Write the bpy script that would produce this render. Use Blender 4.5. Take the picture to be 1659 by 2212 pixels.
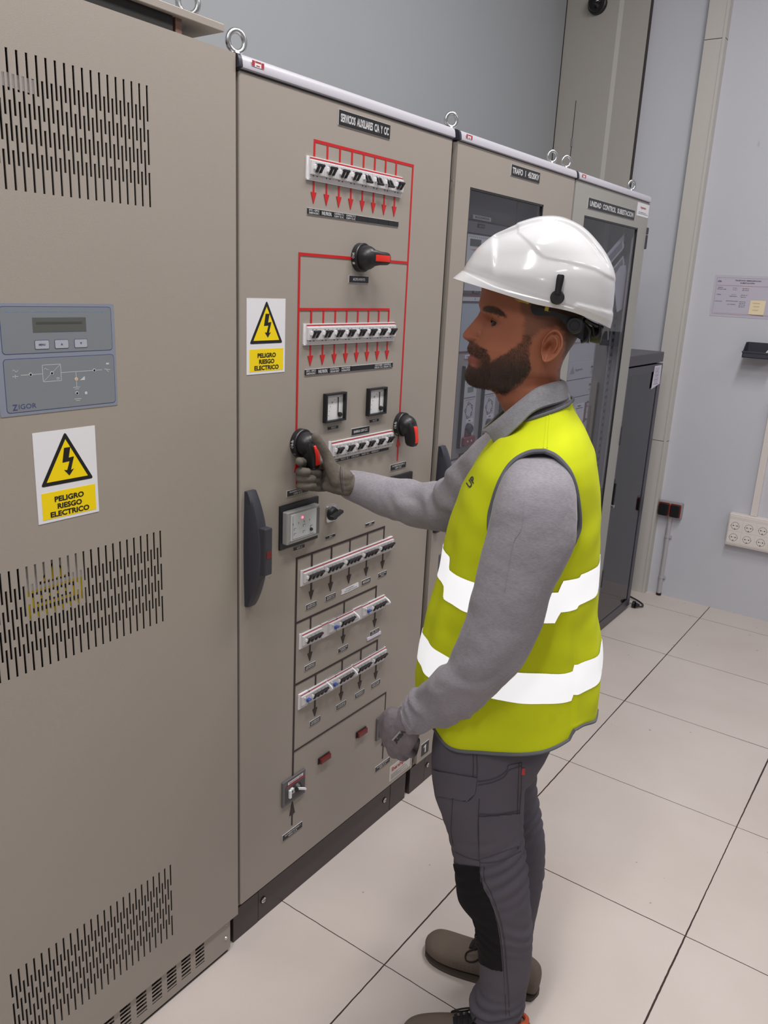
import bpy, bmesh, math, random
import numpy as np
from mathutils import Vector, Matrix
random.seed(7)
for o in list(bpy.data.objects): bpy.data.objects.remove(o)
SC = bpy.context.scene; COL = SC.collection
PI = math.pi

# ---------------------------------------------------------------- camera
CAM = np.array([1.2569, -1.2339, 1.7064]); YAW, PIT, ROL, FPX = -0.6091, -0.2782, 0.0493, 1739.88
IW, IH = 1659.0, 2212.0
cf = np.array([math.cos(PIT)*math.sin(YAW), math.cos(PIT)*math.cos(YAW), math.sin(PIT)])
r0 = np.array([math.cos(YAW), -math.sin(YAW), 0.0]); u0 = np.cross(r0, cf)
cr = r0*math.cos(ROL) + u0*math.sin(ROL); cu = np.cross(cr, cf)
cd = bpy.data.cameras.new('camera'); co = bpy.data.objects.new('camera', cd); COL.objects.link(co)
cd.sensor_fit = 'VERTICAL'; cd.sensor_height = 36.0; cd.lens = FPX/IH*36.0; cd.clip_start = 0.02
co.matrix_world = Matrix(((cr[0], cu[0], -cf[0], CAM[0]), (cr[1], cu[1], -cf[1], CAM[1]), (cr[2], cu[2], -cf[2], CAM[2]), (0, 0, 0, 1)))
SC.camera = co
# ---------------------------------------------------------------- world, exposure
SC.view_settings.view_transform = 'Standard'; SC.view_settings.look = 'None'
SC.view_settings.gamma = 1.0; SC.view_settings.use_curve_mapping = False
SC.view_settings.exposure = -0.42
wd = bpy.data.worlds.new('world'); SC.world = wd; wd.use_nodes = True
wd.node_tree.nodes['Background'].inputs[0].default_value = (0.9, 0.93, 1.0, 1); wd.node_tree.nodes['Background'].inputs[1].default_value = 0.25
# ---------------------------------------------------------------- lamps: suspended luminaires (positions shared with their housings below)
LAMP_H = 3.82
LUM = [(0.95, 1.35), (0.95, -0.35), (0.95, -2.4), (3.3, 1.75), (3.3, -0.35), (3.3, -2.4)]
for k, (lx, ly) in enumerate(LUM):
    ld = bpy.data.lights.new('luminaire_light', 'AREA'); ld.shape = 'RECTANGLE'; ld.size = 0.28; ld.size_y = 1.2
    ld.energy = (58.0 if k < 3 else 20.0); ld.color = (1.0, 0.975, 0.955)
    lo = bpy.data.objects.new('luminaire_light', ld); COL.objects.link(lo); lo.location = (lx, ly, LAMP_H-0.012)
# the phone's own small flash lamp, beside the lens
fl = bpy.data.lights.new('phone_flash', 'POINT'); fl.energy = 1.7; fl.shadow_soft_size = 0.006; fl.color = (1, 0.97, 0.95)
fo = bpy.data.objects.new('phone_flash', fl); COL.objects.link(fo); fo.location = tuple(CAM + cu*0.014 + cr*0.004)

# ---------------------------------------------------------------- materials
MATS = {}
def mat(name, col, rough=0.5, metal=0.0, noise=0.0, nscale=8.0, bump=0.0, bscale=300.0, spec=0.5, coat=0.0, alpha=1.0, trans=0.0, emit=None, estr=0.0, sheen=0.0, sss=0.0):
    if name in MATS: return MATS[name]
    m = bpy.data.materials.new(name); m.use_nodes = True; nt = m.node_tree; b = nt.nodes['Principled BSDF']
    c = (col[0], col[1], col[2], 1)
    b.inputs['Base Color'].default_value = c; b.inputs['Roughness'].default_value = rough; b.inputs['Metallic'].default_value = metal
    b.inputs['Specular IOR Level'].default_value = spec; b.inputs['Coat Weight'].default_value = coat
    b.inputs['Alpha'].default_value = alpha; b.inputs['Transmission Weight'].default_value = trans
    b.inputs['Sheen Weight'].default_value = sheen
    if sss: b.inputs['Subsurface Weight'].default_value = sss; b.inputs['Subsurface Radius'].default_value = (0.012, 0.005, 0.003)
    if emit: b.inputs['Emission Color'].default_value = (*emit, 1); b.inputs['Emission Strength'].default_value = estr
    tc = nt.nodes.new('ShaderNodeTexCoord')
    if noise > 0:
        n = nt.nodes.new('ShaderNodeTexNoise'); n.inputs['Scale'].default_value = nscale; n.inputs['Detail'].default_value = 5
        nt.links.new(tc.outputs['Object'], n.inputs['Vector'])
        mx = nt.nodes.new('ShaderNodeMix'); mx.data_type = 'RGBA'
        mx.inputs[6].default_value = (*[max(0, v*(1-noise)) for v in col], 1); mx.inputs[7].default_value = (*[min(1, v*(1+noise)) for v in col], 1)
        nt.links.new(n.outputs['Fac'], mx.inputs[0]); nt.links.new(mx.outputs[2], b.inputs['Base Color'])
    if bump > 0:
        n2 = nt.nodes.new('ShaderNodeTexNoise'); n2.inputs['Scale'].default_value = bscale; n2.inputs['Detail'].default_value = 3
        nt.links.new(tc.outputs['Object'], n2.inputs['Vector'])
        bp = nt.nodes.new('ShaderNodeBump'); bp.inputs['Strength'].default_value = bump; bp.inputs['Distance'].default_value = 0.001
        nt.links.new(n2.outputs['Fac'], bp.inputs['Height']); nt.links.new(bp.outputs['Normal'], b.inputs['Normal'])
    MATS[name] = m; return m

def S(r, g, b):  # sRGB 0-255 to linear
    f = lambda v: (v/255/12.92) if v/255 <= 0.04045 else ((v/255+0.055)/1.055)**2.4
    return (f(r), f(g), f(b))
M_CAB = mat('cabinet_paint', S(157, 149, 141), 0.42, noise=0.03, nscale=3, bump=0.25, bscale=900)
M_CAB4 = mat('cabinet_paint_grey', S(158, 157, 152), 0.42, noise=0.03, nscale=3, bump=0.25, bscale=900)
M_CABIN = mat('cabinet_inside', S(120, 118, 118), 0.6)
M_DARK = mat('dark_interior', S(26, 22, 24), 0.7)
M_STRIP = mat('top_strip_paint', S(188, 186, 196), 0.35, bump=0.1, bscale=900)
M_PLINTH = mat('plinth_paint', S(66, 58, 58), 0.45, noise=0.12, nscale=4, bump=0.3, bscale=700)
M_BLACK = mat('black_plastic', S(30, 30, 34), 0.38, bump=0.1, bscale=1200)
M_HANDLE = mat('dark_grey_plastic', S(52, 53, 62), 0.45, bump=0.15, bscale=1500)
M_RED = mat('red_film', S(190, 26, 28), 0.45)
M_REDP = mat('red_plastic', S(222, 48, 34), 0.35)
M_BLINE = mat('black_film', S(44, 32, 32), 0.5)
M_LBL = mat('engraved_black', S(26, 26, 30), 0.4)
M_WHITE = mat('white_print', S(225, 225, 228), 0.5)
M_LTXT = mat('label_text', S(200, 200, 202), 0.5)
M_BRK = mat('breaker_plastic', S(205, 203, 206), 0.4, noise=0.03, nscale=60)
M_BRK2 = mat('breaker_plastic_clear', S(235, 235, 240), 0.25)
M_YEL = mat('sign_yellow', S(244, 214, 0), 0.45)
M_SIGNW = mat('sign_white', S(226, 226, 232), 0.4)
M_STEEL = mat('zinc_steel', S(205, 208, 210), 0.28, metal=1.0, noise=0.15, nscale=60)
M_ZIG = mat('keypad_film', S(132, 139, 154), 0.4, bump=0.1, bscale=900)
M_ZIG2 = mat('keypad_film_panel', S(124, 130, 137), 0.4)
M_ZBL = mat('keypad_blue', S(66, 74, 122), 0.4)
M_LCD = mat('lcd_glass', S(92, 94, 92), 0.2)
M_BTN = mat('keypad_button', S(168, 172, 182), 0.4)
M_ORANGE = mat('orange_led', S(235, 160, 90), 0.4)
M_GLASS = None
M_PAPER = mat('paper', S(214, 210, 226), 0.7)
M_NOTE = mat('sticky_note_paper', S(236, 220, 184), 0.7)
M_INK = mat('ink', S(60, 58, 70), 0.6)
M_RTXT = mat('red_print', S(170, 50, 60), 0.5)
M_SOCK = mat('cream_plastic', S(226, 218, 214), 0.4)
M_CONDUIT = mat('conduit_grey', S(178, 176, 180), 0.45)
M_BLUE = mat('blue_lever', S(60, 84, 160), 0.4)
M_DRED = mat('dark_red_lens', S(108, 24, 26), 0.25)
M_GREYP = mat('grey_plate', S(98, 94, 98), 0.45)
M_RELAY = mat('relay_grey', S(150, 150, 150), 0.5)
M_RELAYL = mat('relay_light', S(196, 200, 204), 0.45)
M_MAROON = mat('maroon_line', S(110, 60, 66), 0.5)
M_RACK = mat('rack_paint', S(64, 62, 72), 0.35, bump=0.15, bscale=900)
M_ABS = mat('dark_bin_plastic', S(62, 62, 74), 0.45)

def glassmat(name, tint, dens):
    m = bpy.data.materials.new(name); m.use_nodes = True; nt = m.node_tree; nt.nodes.clear()
    out = nt.nodes.new('ShaderNodeOutputMaterial'); tr = nt.nodes.new('ShaderNodeBsdfTransparent'); gl = nt.nodes.new('ShaderNodeBsdfGlossy')
    fr_ = nt.nodes.new('ShaderNodeFresnel'); fr_.inputs['IOR'].default_value = 1.5; mx = nt.nodes.new('ShaderNodeMixShader'); ge = nt.nodes.new('ShaderNodeNewGeometry'); fr = nt.nodes.new('ShaderNodeMath'); fr.operation = 'MULTIPLY'; inv = nt.nodes.new('ShaderNodeMath'); inv.operation = 'SUBTRACT'; inv.inputs[0].default_value = 1.0; nt.links.new(ge.outputs['Backfacing'], inv.inputs[1]); nt.links.new(fr_.outputs[0], fr.inputs[0]); nt.links.new(inv.outputs[0], fr.inputs[1])
    tr.inputs['Color'].default_value = (*tint, 1); gl.inputs['Roughness'].default_value = 0.02; gl.inputs['Color'].default_value = (dens, dens, dens*1.02, 1)
    nt.links.new(fr.outputs[0], mx.inputs[0]); nt.links.new(tr.outputs[0], mx.inputs[1]); nt.links.new(gl.outputs[0], mx.inputs[2]); nt.links.new(mx.outputs[0], out.inputs[0])
    return m
M_GLASS = glassmat('door_glass', (0.80, 0.80, 0.83), 1.0)
M_GLASSD = glassmat('smoked_glass', (0.42, 0.42, 0.46), 1.0)

# ---------------------------------------------------------------- mesh helpers
class MB:
    """collects shapes; build() links them as ONE mesh object"""
    def __init__(s): s.v = []; s.f = []; s.m = []; s.mats = []
    def mi(s, m):
        if m not in s.mats: s.mats.append(m)
        return s.mats.index(m)
    def add(s, V, F, m):
        b = len(s.v); s.v += [tuple(map(float, p)) for p in V]; k = s.mi(m)
        for f in F: s.f.append(tuple(b+i for i in f)); s.m.append(k)
        return s
    def box(s, a, b, m, bev=0.0, seg=2):
        x0, y0, z0 = [min(a[i], b[i]) for i in range(3)]; x1, y1, z1 = [max(a[i], b[i]) for i in range(3)]
        if bev > 0:
            bm = bmesh.new(); bmesh.ops.create_cube(bm, size=1)
            for v in bm.verts: v.co = Vector(((x0+x1)/2+v.co.x*(x1-x0), (y0+y1)/2+v.co.y*(y1-y0), (z0+z1)/2+v.co.z*(z1-z0)))
            bev = min(bev, (x1-x0)*.49, (y1-y0)*.49, (z1-z0)*.49)
            bmesh.ops.bevel(bm, geom=bm.edges[:], offset=bev, segments=seg, affect='EDGES', profile=0.5)
            s.bm(bm, m); return s
        V = [(x0,y0,z0),(x1,y0,z0),(x1,y1,z0),(x0,y1,z0),(x0,y0,z1),(x1,y0,z1),(x1,y1,z1),(x0,y1,z1)]
        return s.add(V, [(0,3,2,1),(4,5,6,7),(0,1,5,4),(1,2,6,5),(2,3,7,6),(3,0,4,7)], m)
    def bm(s, bm, m, free=True):
        bm.verts.index_update(); s.add([v.co[:] for v in bm.verts], [[v.index for v in f.verts] for f in bm.faces], m)
        if free: bm.free()
        return s
    def prism(s, poly, n0, n1, m, bev=0.0, ax=0):
        """poly in the two other axes ((y,z) for ax 0, (x,z) for ax 1, (x,y) for ax 2), extruded n0..n1"""
        bm = bmesh.new()
        def P3(p, n):
            return {0: (n, p[0], p[1]), 1: (p[0], n, p[1]), 2: (p[0], p[1], n)}[ax]
        vs = [bm.verts.new(P3(p, n0)) for p in poly]; f = bm.faces.new(vs)
        r = bmesh.ops.extrude_face_region(bm, geom=[f]); tv = [e for e in r['geom'] if isinstance(e, bmesh.types.BMVert)]
        d = Vector(P3((0, 0), n1-n0)); bmesh.ops.translate(bm, verts=tv, vec=d)
        if bev > 0:
            ed = [e for e in bm.edges if abs(e.verts[0].co[ax]-n1) < 1e-7 and abs(e.verts[1].co[ax]-n1) < 1e-7]
            bmesh.ops.bevel(bm, geom=ed, offset=bev, segments=2, affect='EDGES', profile=0.5)
        bmesh.ops.recalc_face_normals(bm, faces=bm.faces[:]); return s.bm(bm, m)
    def cyl(s, c0, c1, r0, r1, m, n=24, cap=True):
        c0 = Vector(c0); c1 = Vector(c1); d = (c1-c0).normalized(); a = d.orthogonal().normalized(); b = d.cross(a)
        V = []
        for c, r in ((c0, r0), (c1, r1)):
            for k in range(n):
                t = 2*PI*k/n; V.append(c+a*(r*math.cos(t))+b*(r*math.sin(t)))
        F = [(k, (k+1) % n, n+(k+1) % n, n+k) for k in range(n)]
        if cap: F += [tuple(reversed(range(n))), tuple(range(n, 2*n))]
        return s.add(V, F, m)
    def tube(s, pts, rad, m, n=12, cap=True, closed=False):
        pts = [Vector(p) for p in pts]; N = len(pts); V = []; a = None
        rr = rad if hasattr(rad, '__len__') else [rad]*N
        for i, p in enumerate(pts):
            if closed: d = (pts[(i+1) % N]-pts[i-1]).normalized()
            else: d = (pts[min(i+1, N-1)]-pts[max(i-1, 0)]).normalized()
            if a is None: a = d.orthogonal().normalized()
            a = (a-d*a.dot(d)).normalized(); b = d.cross(a)
            for k in range(n):
                t = 2*PI*k/n; V.append(p+a*(rr[i]*math.cos(t))+b*(rr[i]*math.sin(t)))
        F = [(i*n+k, i*n+(k+1) % n, ((i+1) % N)*n+(k+1) % n, ((i+1) % N)*n+k) for i in range(N if closed else N-1) for k in range(n)]
        if cap and not closed: F += [tuple(reversed(range(n))), tuple(range((N-1)*n, N*n))]
        return s.add(V, F, m)
    def lathe(s, c, ax, prof, m, n=40, a0=None):
        """prof list of (distance along ax, radius)"""
        c = Vector(c); d = Vector(ax).normalized(); a = Vector(a0) if a0 else d.orthogonal().normalized(); b = d.cross(a); V = []
        for h, r in prof:
            for k in range(n):
                t = 2*PI*k/n; V.append(c+d*h+a*(r*math.cos(t))+b*(r*math.sin(t)))
        P = len(prof)
        F = [(i*n+k, i*n+(k+1) % n, (i+1)*n+(k+1) % n, (i+1)*n+k) for i in range(P-1) for k in range(n)]
        F += [tuple(reversed(range(n))), tuple(range((P-1)*n, P*n))]
        return s.add(V, F, m)
    def loft(s, rings, m, cap=True):
        n = len(rings[0]); V = [p for r in rings for p in r]
        F = [(i*n+k, i*n+(k+1) % n, (i+1)*n+(k+1) % n, (i+1)*n+k) for i in range(len(rings)-1) for k in range(n)]
        if cap: F += [tuple(reversed(range(n))), tuple(range((len(rings)-1)*n, len(rings)*n))]
        return s.add(V, F, m)
    def build(s, name, parent=None, smooth=False, origin=None, angle=35):
        me = bpy.data.meshes.new(name); off = origin if origin is not None else (parent['org'] if parent is not None and 'org' in parent else (0, 0, 0))
        me.from_pydata([(x-off[0], y-off[1], z-off[2]) for x, y, z in s.v], [], s.f); me.update()
        for m in s.mats: me.materials.append(m)
        me.polygons.foreach_set('material_index', s.m)
        o = bpy.data.objects.new(name, me); COL.objects.link(o)
        if parent is not None:
            o.parent = parent; po = parent['org']; o.location = tuple(off[i]-po[i] for i in range(3)); o['org'] = tuple(off)
        else: o.location = off; o['org'] = tuple(off)
        if smooth:
            me.polygons.foreach_set('use_smooth', [True]*len(me.polygons))
            if angle < 180:
                bm = bmesh.new(); bm.from_mesh(me); ca = math.radians(angle)
                for e in bm.edges:
                    if len(e.link_faces) == 2 and e.calc_face_angle(0) > ca: e.smooth = False
                bm.to_mesh(me); bm.free()
        return o

def tag(o, label=None, cat=None, group=None, kind=None):
    if label: o['label'] = label
    if cat: o['category'] = cat
    if group: o['group'] = group
    if kind: o['kind'] = kind
    return o
def empty(name, loc, label, cat, group=None):
    o = bpy.data.objects.new(name, None); COL.objects.link(o); o.location = loc; o['org'] = tuple(loc); o.empty_display_size = 0.05
    return tag(o, label, cat, group)
def copy_part(o, dx, dy, dz):
    c = o.copy(); COL.objects.link(c); c.location = (o.location[0]+dx, o.location[1]+dy, o.location[2]+dz)
    for ch in list(o.children):
        g = ch.copy(); COL.objects.link(g); g.parent = c
    return c

_tc = {}
def text_poly(txt, bold=0.0, font_space=1.0):
    key = (txt, bold, font_space)
    if key in _tc: return _tc[key]
    cu_ = bpy.data.curves.new('t', 'FONT'); cu_.body = txt; cu_.size = 1; cu_.offset = bold; cu_.space_character = font_space; cu_.resolution_u = 3
    ob = bpy.data.objects.new('t', cu_); COL.objects.link(ob)
    dg = bpy.context.evaluated_depsgraph_get(); me = bpy.data.meshes.new_from_object(ob.evaluated_get(dg))
    V = [tuple(v.co) for v in me.vertices]; F = [tuple(p.vertices) for p in me.polygons]
    bpy.data.objects.remove(ob); bpy.data.meshes.remove(me); bpy.data.curves.remove(cu_)
    xs = [v[0] for v in V] or [0]; ys = [v[1] for v in V] or [0]
    _tc[key] = (V, F, min(xs), max(xs), min(ys), max(ys)); return _tc[key]
def text(mb, txt, u0, v0, u1, v1, n, m, bold=0.0, fn=None, sp=1.0):
    """text filling the rectangle u0..u1 x v0..v1 on the plane x=n (u=y, v=z) or through fn(u,v)"""
    V, F, a, b, c, d = text_poly(txt, bold, sp)
    if not V: return
    fn = fn or (lambda u, v: (n, u, v))
    P = [fn(u0+(x-a)/max(1e-6, b-a)*(u1-u0), v0+(y-c)/max(1e-6, (d-c))*(v1-v0)) for x, y, z in V]
    mb.add(P, F, m)
def rect(mb, u0, v0, u1, v1, n, m):
    mb.add([(n, u0, v0), (n, u1, v0), (n, u1, v1), (n, u0, v1)], [(0, 1, 2, 3)], m)
def rrect(u0, v0, u1, v1, r, k=5):
    P = []
    for cx, cy, a in ((u1-r, v0+r, -90), (u1-r, v1-r, 0), (u0+r, v1-r, 90), (u0+r, v0+r, 180)):
        for i in range(k+1):
            t = math.radians(a+90*i/k); P.append((cx+r*math.cos(t), cy+r*math.sin(t)))
    return P

# ================================================================ THE ROOM
def struct(name, mb, **k):
    o = mb.build(name, **k); o['kind'] = 'structure'; return o
XW, YF, XR, YN, ZC = -0.90, 3.40, 5.2, -4.2, 3.9
TX, TY = 0.3376, 3.187   # floor grid phase
# floor material: 0.6 m raised-floor tiles, thin dark joints, small dirt
def floor_mat():
    m = bpy.data.materials.new('raised_floor_tile'); m.use_nodes = True; nt = m.node_tree; b = nt.nodes['Principled BSDF']; L = nt.links.new
    N = nt.nodes.new
    tc = N('ShaderNodeTexCoord'); sp = N('ShaderNodeSeparateXYZ'); L(tc.outputs['Object'], sp.inputs[0])
    def math_(op, a, bb=None, c=None):
        q = N('ShaderNodeMath'); q.operation = op
        for i, v in enumerate((a, bb, c)):
            if v is None: continue
            if isinstance(v, (int, float)): q.inputs[i].default_value = v
            else: L(v, q.inputs[i])
        return q.outputs[0]
    wob = N('ShaderNodeTexNoise'); wob.inputs['Scale'].default_value = 30; L(tc.outputs['Object'], wob.inputs['Vector'])
    wv = math_('MULTIPLY', math_('SUBTRACT', wob.outputs['Fac'], 0.5), 0.0025)
    big = N('ShaderNodeTexNoise'); big.inputs['Scale'].default_value = 1.3; big.inputs['Detail'].default_value = 1; L(tc.outputs['Object'], big.inputs['Vector'])
    lines = []
    for ax, ph, w, side in (('X', TX, 0.0021, 0), ('Y', TY, 0.0014, 1)):
        t = math_('ADD', math_('DIVIDE', math_('SUBTRACT', math_('ADD', sp.outputs[ax], wv), ph), 0.6), 0.5)
        fr = math_('ABSOLUTE', math_('SUBTRACT', math_('FRACT', t), 0.5))
        d = math_('MULTIPLY', fr, 0.6)
        bw = math_('MULTIPLY', math_('ADD', big.outputs['Fac'], 0.15), w*1.7)
        ln = math_('LESS_THAN', d, bw)
        lines.append(ln)
    line = math_('MAXIMUM', lines[0], lines[1])
    n1 = N('ShaderNodeTexNoise'); n1.inputs['Scale'].default_value = 2.2; n1.inputs['Detail'].default_value = 6; L(tc.outputs['Object'], n1.inputs['Vector'])
    n2 = N('ShaderNodeTexNoise'); n2.inputs['Scale'].default_value = 380; n2.inputs['Detail'].default_value = 2; L(tc.outputs['Object'], n2.inputs['Vector'])
    cr_ = N('ShaderNodeValToRGB'); cr_.color_ramp.elements[0].position = 0.3; cr_.color_ramp.elements[0].color = (*S(206, 195, 189), 1)
    cr_.color_ramp.elements[1].position = 0.7; cr_.color_ramp.elements[1].color = (*S(216, 206, 201), 1); L(n1.outputs['Fac'], cr_.inputs[0])
    mx = N('ShaderNodeMix'); mx.data_type = 'RGBA'; mx.blend_type = 'MULTIPLY'; mx.inputs[0].default_value = 0.10; L(cr_.outputs[0], mx.inputs[6])
    L(n2.outputs['Fac'], mx.inputs[7])
    # specks of dirt, more towards the far wall
    vo = N('ShaderNodeTexVoronoi'); vo.inputs['Scale'].default_value = 22; vo.feature = 'F1'; L(tc.outputs['Object'], vo.inputs['Vector'])
    vs = N('ShaderNodeSeparateColor'); L(vo.outputs['Color'], vs.inputs[0])
    near = math_('MULTIPLY', math_('MAXIMUM', math_('SUBTRACT', sp.outputs['Y'], 2.2), 0.0), 0.65)
    keep = math_('LESS_THAN', vs.outputs[0], math_('ADD', 0.10, near))
    rad = math_('MULTIPLY', math_('MULTIPLY', vs.outputs[1], vs.outputs[1]), 0.10)
    sk = math_('MULTIPLY', keep, math_('LESS_THAN', vo.outputs['Distance'], math_('ADD', rad, 0.012)))
    m2 = N('ShaderNodeMix'); m2.data_type = 'RGBA'; L(math_('MULTIPLY', sk, 0.55), m2.inputs[0]); L(mx.outputs[2], m2.inputs[6]); m2.inputs[7].default_value = (*S(120, 100, 90), 1)
    m3 = N('ShaderNodeMix'); m3.data_type = 'RGBA'; L(line, m3.inputs[0]); L(m2.outputs[2], m3.inputs[6]); m3.inputs[7].default_value = (*S(62, 44, 40), 1)
    L(m3.outputs[2], b.inputs['Base Color']); b.inputs['Roughness'].default_value = 0.42; b.inputs['Specular IOR Level'].default_value = 0.35
    return m
M_FLOOR = floor_mat()
mb = MB(); mb.box((XW, YN, -0.05), (XR, YF, 0), M_FLOOR); struct('floor', mb)
def wall_mat(name, col, marks=0.0):
    m = mat(name, col, 0.75, noise=0.025, nscale=2.5, bump=0.35, bscale=180)
    if marks:
        nt = m.node_tree; b = nt.nodes['Principled BSDF']; src = b.inputs['Base Color'].links[0].from_socket
        tc = nt.nodes.new('ShaderNodeTexCoord'); mp = nt.nodes.new('ShaderNodeMapping'); mp.inputs['Scale'].default_value = (1, 1, 0.5); mp.inputs['Rotation'].default_value = (0, 0.5, 0)
        vo = nt.nodes.new('ShaderNodeTexVoronoi'); vo.inputs['Scale'].default_value = 5.0; nt.links.new(tc.outputs['Object'], mp.inputs['Vector']); nt.links.new(mp.outputs[0], vo.inputs['Vector'])
        r = nt.nodes.new('ShaderNodeValToRGB'); r.color_ramp.elements[0].position = 0.02; r.color_ramp.elements[0].color = (1, 1, 1, 1); r.color_ramp.elements[1].position = 0.055; r.color_ramp.elements[1].color = (0, 0, 0, 1)
        nt.links.new(vo.outputs['Distance'], r.inputs[0])
        n = nt.nodes.new('ShaderNodeTexNoise'); n.inputs['Scale'].default_value = 40; nt.links.new(tc.outputs['Object'], n.inputs['Vector'])
        q = nt.nodes.new('ShaderNodeMath'); q.operation = 'MULTIPLY'; nt.links.new(r.outputs[0], q.inputs[0]); nt.links.new(n.outputs['Fac'], q.inputs[1])
        q2 = nt.nodes.new('ShaderNodeMath'); q2.operation = 'MULTIPLY'; q2.inputs[1].default_value = marks; nt.links.new(q.outputs[0], q2.inputs[0])
        mx = nt.nodes.new('ShaderNodeMix'); mx.data_type = 'RGBA'; nt.links.new(q2.outputs[0], mx.inputs[0]); nt.links.new(src, mx.inputs[6]); mx.inputs[7].default_value = (*S(130, 125, 128), 1)
        nt.links.new(mx.outputs[2], b.inputs['Base Color'])
    return m
M_WFAR = wall_mat('far_wall_paint', S(201, 203, 212), 0.8)
M_WLEFT = wall_mat('back_wall_paint', S(166, 170, 175))
M_PANEL = wall_mat('column_paint', S(176, 172, 166)); M_PIL = wall_mat('pilaster_paint', S(200, 197, 192))
M_CEIL = wall_mat('ceiling_paint', S(225, 225, 225))
mb = MB(); mb.box((XW, YF, 0), (XR, YF+0.1, ZC), M_WFAR); struct('wall_back', mb)
mb = MB(); mb.box((XW-0.1, YN-0.1, 0), (XW, YF+0.1, ZC), M_WLEFT); struct('wall_left', mb)
mb = MB(); mb.box((XR, YN, 0), (XR+0.1, YF+0.1, ZC), wall_mat('side_wall_paint', S(140, 140, 142))); struct('wall_right', mb)
mb = MB(); mb.box((XW, YN-0.1, 0), (XR+0.1, YN, ZC), MATS['side_wall_paint']); struct('wall_front', mb)
mb = MB(); mb.box((XW-0.1, YN-0.1, ZC), (XR+0.1, YF+0.1, ZC+0.1), M_CEIL); struct('ceiling', mb)
# pilaster on the far wall (three stacked boards, thin dark joints) and the darker column panel in the corner
mb = MB()
for z0, z1 in ((0.0, 0.914), (0.917, 2.944), (2.947, ZC)): mb.box((-0.128, YF-0.05, z0), (-0.026, YF+0.01, z1), M_PIL, 0.0008, 1)
mb.box((-0.040, YF-0.054, 0.0), (-0.026, YF-0.049, ZC), M_PIL); mb.box((-0.1275, YF-0.046, 0), (-0.0265, YF-0.001, ZC), M_BLINE)
struct('trim_1', mb)
mb = MB(); mb.box((-0.905, YF-0.035, 0), (-0.432, YF+0.01, ZC), M_PANEL); mb.box((-0.60, YF-0.0355, 0), (-0.575, YF-0.034, ZC), M_PIL); mb.box((-0.4325, YF-0.03, 0), (-0.4285, YF+0.002, ZC), M_BLINE)  # the pale strip paints a faint vertical highlight on the panel
mb.box((-0.902, YF-0.04, 0), (-0.897, YF-0.03, ZC), M_BLINE)
struct('trim_2', mb)
# luminaire housings
for k, (lx, ly) in enumerate(LUM):
    t = empty('ceiling_lamp', (lx, ly, LAMP_H), 'long white fluorescent luminaire hanging above the aisle', 'lamp', 'luminaires hanging above the room')
    mb = MB(); mb.box((lx-.16, ly-.64, LAMP_H), (lx+.16, ly+.64, LAMP_H+.075), M_SOCK, .004); mb.build('housing', t)
    for s_ in (-.5, .5):
        mb = MB(); mb.tube([(lx, ly+s_, LAMP_H+.07), (lx, ly+s_, ZC)], .002, M_STEEL, 6); mb.build('cable', t)
# ================================================================ CABINET PARTS
def eyebolt(parent, x, y, z, ang=0.0, R=0.016):
    mb = MB(); mb.cyl((x, y, z-0.002), (x, y, z+0.006), 0.012, 0.012, M_STEEL, 20)
    mb.cyl((x, y, z+0.006), (x, y, z+0.011), 0.009, 0.007, M_STEEL, 16)
    c = Vector((x, y, z+0.011+R)); d = Vector((math.cos(ang), math.sin(ang), 0))
    mb.tube([c+d*(R*math.cos(t))+Vector((0, 0, R*1.1*math.sin(t))) for t in [2*PI*k/40 for k in range(40)]], 0.0056, M_STEEL, 12, closed=True)
    return mb.build('eyebolt', parent, smooth=True)

def nameplate(parent, u0, v0, u1, v1, lines, name='nameplate', bold=0.03, pad=0.12, edge=True):
    mb = MB(); mb.box((0.0, u0, v0), (0.0016, u1, v1), M_LTXT, 0)
    mb.box((0.0005, u0+0.0009 if edge else u0, v0+0.0008), (0.0022, u1-0.0009 if edge else u1, v1-0.0009), M_LBL)
    n = max(1, len(lines)); H = (v1-v0)*(1-2*pad)/n
    for i, s in enumerate(lines):
        if not s: continue
        if isinstance(s, tuple): s, fr = s
        else: fr = 0.8
        a = v1-(v1-v0)*pad-H*(i+1); w = (u1-u0)*fr/2; c = (u0+u1)/2
        text(mb, s, c-w, a+H*.14, c+w, a+H*.86, 0.00235, M_LTXT, bold)
    return mb.build(name, parent)

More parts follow.
